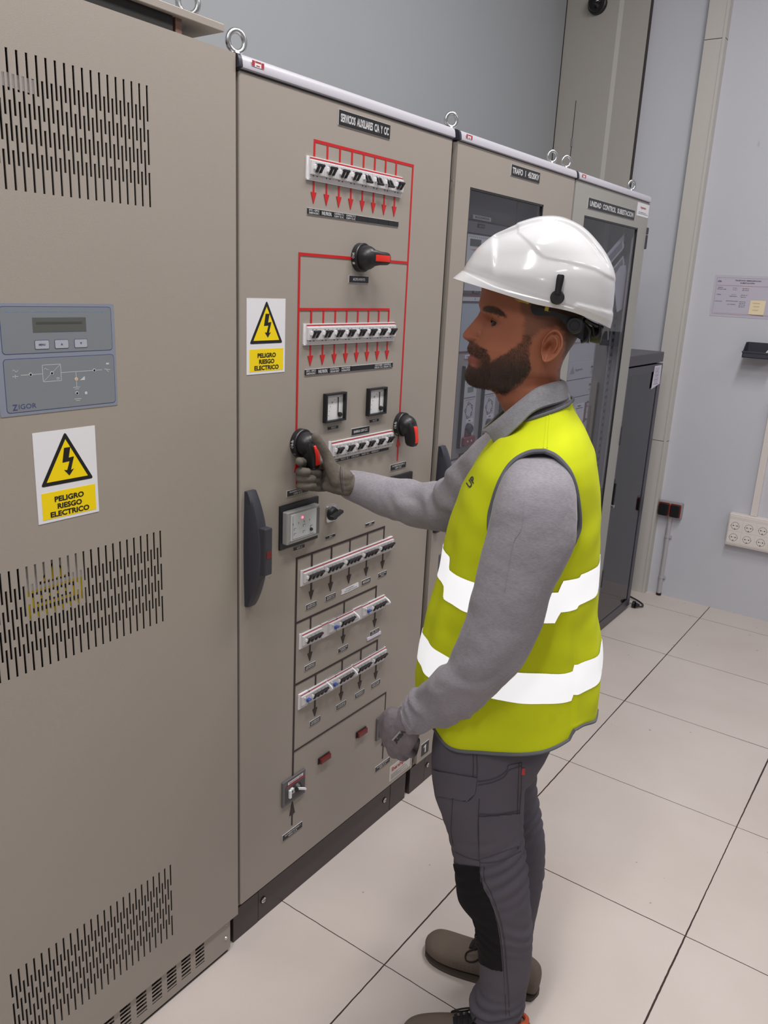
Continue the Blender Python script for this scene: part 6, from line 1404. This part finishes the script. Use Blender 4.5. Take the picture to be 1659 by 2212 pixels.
pv, pf = patch(V2, F, far_leg, .0016); mb = MB(); mb.add(pv, pf, M_TROUB); tag(mb.build('knee_patch', TROU, smooth=True, angle=180), 'black knee patch')
S_ = lambda x, y: (860+x*.29481, 1560+y*.29481)
mb = MB()
for path in ([(595, 560), (585, 760), (590, 900), (600, 1070), (600, 1160), (650, 1260), (700, 1370), (740, 1500), (760, 1640), (775, 1800), (785, 2000), (790, 2150)], [(632, 1060), (630, 1150), (680, 1250), (735, 1400), (765, 1520), (785, 1650), (795, 1800), (810, 2000), (815, 2150)]):
    surf_line(mb, TT, [S_(*q) for q in path], .0008, M_SEAM, off=.0006)
surf_line(mb, TT, [S_(*q) for q in [(597, 1090), (612, 1180), (660, 1270), (708, 1380), (748, 1510), (768, 1650), (780, 1800), (786, 1990)]], .0006, M_SEAML, off=.0012)
for path in ([(550, 230), (552, 330), (548, 400)], [(575, 240), (580, 330), (578, 400)], [(250, 340), (400, 385), (500, 405), (578, 405)], [(255, 365), (400, 410), (500, 430), (560, 432)], [(565, 430), (562, 520), (505, 578), (420, 555), (300, 535)], [(545, 430), (548, 510), (495, 560), (400, 540), (300, 515)],
             [(585, 435), (680, 420), (760, 385), (800, 345), (810, 315), (905, 297)], [(585, 460), (690, 440), (775, 400), (815, 350), (905, 320)], [(592, 672), (700, 675), (820, 660), (890, 645)], [(592, 700), (720, 700), (830, 685), (890, 670)], [(592, 672), (590, 850), (596, 1010)],
             [(905, 300), (902, 480), (890, 640), (885, 800), (878, 930)], [(885, 300), (880, 480), (875, 640), (868, 800)], [(400, 560), (392, 700), (388, 800), (405, 900)], [(596, 1030), (700, 1025), (800, 995), (900, 945)], [(420, 950), (500, 990), (596, 1015)], [(420, 1030), (500, 1060), (596, 1070)]):
    surf_line(mb, TT, [S_(*q) for q in path], .0008, M_SEAM, off=.0006, dens=4)
mb.build('stitching', TROU, smooth=True)
FLAP = [S_(*q) for q in [(258, 350), (578, 405), (565, 520), (505, 578), (290, 540)]]; PKT = [S_(*q) for q in [(592, 690), (890, 665), (885, 900), (596, 1000)]]
for poly, nm, o_ in ((FLAP, 'pocket_flap', .0030), (PKT, 'side_pocket', .0022)):
    pv, pf = gridpatch(poly, TT, 2.2, o_); mb = MB(); mb.add([tuple(q) for q in pv], pf, M_TROU); mb.build(nm, TROU, smooth=True, angle=180)
mb = MB(); q = [hit(TT, *S_(x, y), .0022) for x, y in ((905, 335), (926, 335), (924, 382), (900, 382))]; mb.add([tuple(v) for v in q], [(3, 2, 1, 0)], mat('red_tab', S(190, 40, 40), .6)); mb.build('red_tab', TROU)

# ---------------------------------------------------------------- shoes
def shoe(heel, toe, flip):
    hx = MW(heel[0], heel[1], 0); tx = MW(toe[0], toe[1], 0); ax = (tx-hx); L_ = np.linalg.norm(ax); ax = ax/L_; sx = np.array([-ax[1], ax[0], 0]); up = np.array([0, 0, 1.0])
    T = lambda s, w, z: tuple(hx+ax*s*L_+sx*w*flip+up*z)
    st = [(0.0, .020, .018, .060, 0), (.02, .030, .010, .078, 0), (.07, .036, .008, .092, 0), (.15, .0375, .008, .100, 0), (.25, .0375, .008, .104, -.001), (.36, .0385, .008, .098, -.002), (.48, .041, .008, .084, -.003), (.60, .0455, .008, .071, -.004), (.72, .0485, .008, .062, -.004), (.84, .0475, .008, .056, -.002), (.92, .041, .010, .050, .001), (.97, .029, .009, .041, .004), (1.0, .012, .013, .031, .006)]
    rings = []; n = 36
    for s, w, z0, z1, c0 in spl(None, st, 4):
        r = []
        for k in range(n):
            t = 2*PI*k/n; e = .72; cc = math.copysign(abs(math.cos(t))**e, math.cos(t)); ss = math.copysign(abs(math.sin(t))**(e if math.sin(t) < 0 else 1.05), math.sin(t))
            zz = (z0+z1)/2+(z1-z0)/2*ss; narrow = 1-.42*sstep(zz, .045, .11); r.append(T(s, c0+w*cc*narrow, zz))
        rings.append(r)
    mb = MB(); mb.loft(rings, M_SUEDE); sh = mb.build('shoe', PER, smooth=True, angle=180)
    tree = bvh([Vector(v) for v in mb.v], mb.f)
    mb = MB(); out = []
    for k in range(48):
        t = 2*PI*k/48; s = .5+.508*math.cos(t); w = (.046 if s > .5 else .040)*math.sin(t)*(1 if s > .5 else 1.0); ws = np.interp(s, [q[0] for q in st], [q[1] for q in st]); cc_ = np.interp(s, [q[0] for q in st], [q[4] for q in st]); sg = 1 if math.sin(t) >= 0 else -1
        out.append((s, cc_+sg*(ws+.0015)*min(1, abs(math.sin(t))*3)))
    mb.loft([[T(s, w, z) for s, w in out] for z in (0.0, .005, .009)], M_SOLE); mb.build('sole', sh, smooth=True, angle=50)
    mb = MB()
    def down(s, w, o_=.0022):
        h = tree.ray_cast(Vector(T(s, w, .3)), Vector((0, 0, -1))); return h[0]+Vector((0, 0, o_)) if h[0] is not None else Vector(T(s, w, .09))
    tongue = [[down(s, w, .001 if abs(w) > .01 else .004) for w in (-.018, -.009, 0, .009, .018)] for s in np.linspace(.36, .60, 10)]
    mb.add([tuple(p) for r in tongue for p in r], [(i*5+j, i*5+j+1, (i+1)*5+j+1, (i+1)*5+j) for i in range(9) for j in range(4)], M_LACE); mb.build('tongue', sh, smooth=True)
    mb = MB()
    for i in range(6):
        s = .585-.042*i; a = -.020; b = .020; mb.tube([down(s+(b if False else 0)-.012*q, a+(b-a)*q, .004) for q in np.linspace(0, 1, 7)], .0021, M_LACE, 8); mb.tube([down(s-.012+.012*q, a+(b-a)*q, .0052) for q in np.linspace(0, 1, 7)], .0021, M_LACE, 8)
    k0 = down(.40, 0, .008)
    for sg in (1, -1):
        lp = [k0, down(.44, sg*.012, .018), down(.53, sg*.026, .014), down(.60, sg*.034, .005), down(.58, sg*.044, .001), down(.50, sg*.040, .006), down(.43, sg*.016, .012), k0]
        mb.tube(smooth_path(lp, 6), .0021, M_LACE, 8); mb.tube(smooth_path([k0, down(.36, sg*.020, .012), down(.33, sg*.036, .002), Vector(T(.36, sg*.052, .045))], 5), .0021, M_LACE, 8)
    mb.build('laces', sh, smooth=True)
    mb = MB()
    for sg in (1, -1):
        for i in range(9):
            for j in range(2):
                s = .46+.032*i; z = .040-.009*j+.012*(.72-s); o_ = Vector(T(s, sg*.12, z)); h = tree.ray_cast(o_, Vector(tuple(-sx*flip*sg)))
                if h[0] is not None: d_ = Vector(tuple(sx*flip*sg)); mb.cyl(h[0]-d_*.001, h[0]+d_*.0006, .0012, .0012, M_SOLE, 8)
    mb.build('perforations', sh)
    if flip < 0: return sh
    mb = MB(); mb.tube([T(.17+.12*math.cos(t), .020*math.sin(t), .097+.003*math.cos(t)) for t in np.linspace(0, 2*PI, 25)[:-1]], .006, M_ORG, 8, closed=True); mb.build('ankle_lining', sh, smooth=True); return sh
shoe((-.133, .066), (.168, .118), 1); shoe((-.150, -.102), (.148, -.180), -1)
# ---------------------------------------------------------------- gloved hands
def hand(parts, name, voxel=.0022, m=M_GLOVE, sm=4):
    mb = MB()
    for pts, rad in parts:
        sp_ = spl(None, [(*p, r) for p, r in zip(pts, rad)], 6); P = [Vector(q[:3]) for q in sp_]; R_ = [q[3] for q in sp_]
        # rounded ends
        d0 = (P[0]-P[1]).normalized(); d1 = (P[-1]-P[-2]).normalized()
        pre = [(P[0]+d0*R_[0]*math.sin(a), R_[0]*math.cos(a)) for a in (1.35, .9, .45)]; post = [(P[-1]+d1*R_[-1]*math.sin(a), R_[-1]*math.cos(a)) for a in (.45, .9, 1.35)]
        Q = pre+list(zip(P, R_))+post; mb.tube([q[0] for q in Q], [q[1] for q in Q], m, 18)
    V, N_, F = remesh(mb, voxel, sm, .5); V2 = np.array([v+nn*(.0005*fbm(v, 220)+.0006*fbm(v, 90)) for v, nn in zip(V, N_)])
    mo = MB(); mo.add(V2, F, m); return mo.build(name, PER, smooth=True, angle=180), bvh(V2, F)
def PXx(px, py, x):   # point seen at px,py at distance x in front of the cabinet doors
    d = ray(px, py); t = (x-CAM[0])/d[0]; return CAM+t*d
RH = []
# fingers: palm knuckle -> behind the lever -> middle joint on its left -> tip curled forward
for (kx, ky, py_, tipx, tipy, r) in ((712, 1008, 1000, 650, 996, .0100), (714, 1022, 1019, 664, 1019, .0100), (712, 1036, 1034, 676, 1034, .0096), (707, 1049, 1050, 678, 1049, .0088)):
    RH.append(([PXx(kx, ky, .075), PXx(700, py_+4, .040), PXx(676, py_+4, .0185), PXx(655, py_+1, .022), PXx(647, py_, .040), PXx((tipx+647)/2, (tipy+py_)/2, .056), PXx(tipx, tipy, .061)], [r*1.15, r*1.05, r, r, r, r, r*.92]))
RH[0] = ([PXx(712, 1008, .075), PXx(700, 1004, .040), PXx(680, 1004, .0185), PXx(661, 1000, .022), PXx(651, 998, .036), PXx(647, 997, .050)], [.0115, .0105, .0100, .0100, .0104, .0102])
RH.append(([PXx(728, 1038, .105), PXx(716, 1010, .092), PXx(706, 985, .082), PXx(693, 961, .076), PXx(681, 943, .070)], [.0180, .0165, .0130, .0112, .0095]))     # thumb
for (x1, y1, x2, y2, r0_, r1_) in ((748, 1030, 712, 1008, .017, .0135), (748, 1040, 714, 1022, .018, .0140), (748, 1050, 712, 1037, .018, .0140), (748, 1058, 706, 1050, .016, .0125)):
    RH.append(([PXx(x1, y1, .125), PXx((x1+x2)/2, (y1+y2)/2, .100), PXx(x2, y2, .074)], [r0_, (r0_+r1_)/2+.001, r1_]))
RH.append(([PXx(772, 1050, .128), PXx(752, 1046, .122), PXx(735, 1036, .108)], [.024, .0265, .020]))
GR, GRT = hand(RH, 'glove', m=M_GLOVEP); tag(GR, 'grey glove in a darker shaded tone gripping the switch lever')
mb = MB(); surf_line(mb, GRT, [(736, 1008), (735, 1025), (737, 1045), (741, 1064)], .0010, M_SEAM, off=.0002); surf_line(mb, GRT, [(741, 1012), (742, 1025), (743, 1045), (745, 1058)], .0008, M_GLOVE, off=.0004); mb.build('cuff_seam', GR, smooth=True)
# left hand: back of the hand to the camera, fingers curled
def LQ(px, py, l): a, z = MP(px, py, l); return MW(a, l, z)
LH = [([LQ(890, 1548, .130), LQ(875, 1562, .128), LQ(860, 1580, .124)], [.031, .0275, .020])]
kn = [(836, 1588, .112), (845, 1604, .116), (858, 1616, .117), (876, 1618, .112)]
for i, (x, y, l) in enumerate(kn):
    wx, wy = [(850, 1545), (862, 1552), (876, 1562), (892, 1575)][i]; LH.append(([LQ(wx, wy, .128), LQ((wx+x)/2, (wy+y)/2, .128), LQ(x, y, l)], [.017, .0165, .0128]))
    r = [.0105, .0106, .0102, .0092][i]; ext = [(839, 1606, .092), (850, 1627, .092), (869, 1634, .092), (889, 1628, .092)][i]; ex2 = [(856, 1606, .070), (868, 1622, .066), (882, 1624, .068), (896, 1614, .072)][i]; ex3 = [(868, 1594, .084), (878, 1604, .082), (889, 1606, .084), (899, 1600, .088)][i]
    LH.append(([LQ(x, y, l), LQ(*ext), LQ(*ex2), LQ(*ex3)], [r*1.15, r*1.06, r, r*.92]))
LH.append(([LQ(845, 1545, .122), LQ(832, 1558, .105), LQ(831, 1582, .090), LQ(842, 1600, .078)], [.0165, .0145, .0115, .0100]))
GL, GLT = hand(LH, 'glove'); tag(GL, 'grey glove with black lettering on its back, hand hanging loosely curled')
c35, s35 = math.cos(math.radians(48)), math.sin(math.radians(48)); surf_text(GL, GLT, 'JUBA', (857, 1607), (c35, -s35), (-s35, -c35), 33, 11, M_LBL, 'glove_print', back=None, bold=.05)
surf_text(GL, GLT, 'I', (849, 1600), (c35, -s35), (-s35, -c35), 26, 4, mat('glove_reflective_print', S(160, 160, 168), .4), 'glove_print', bold=.0)
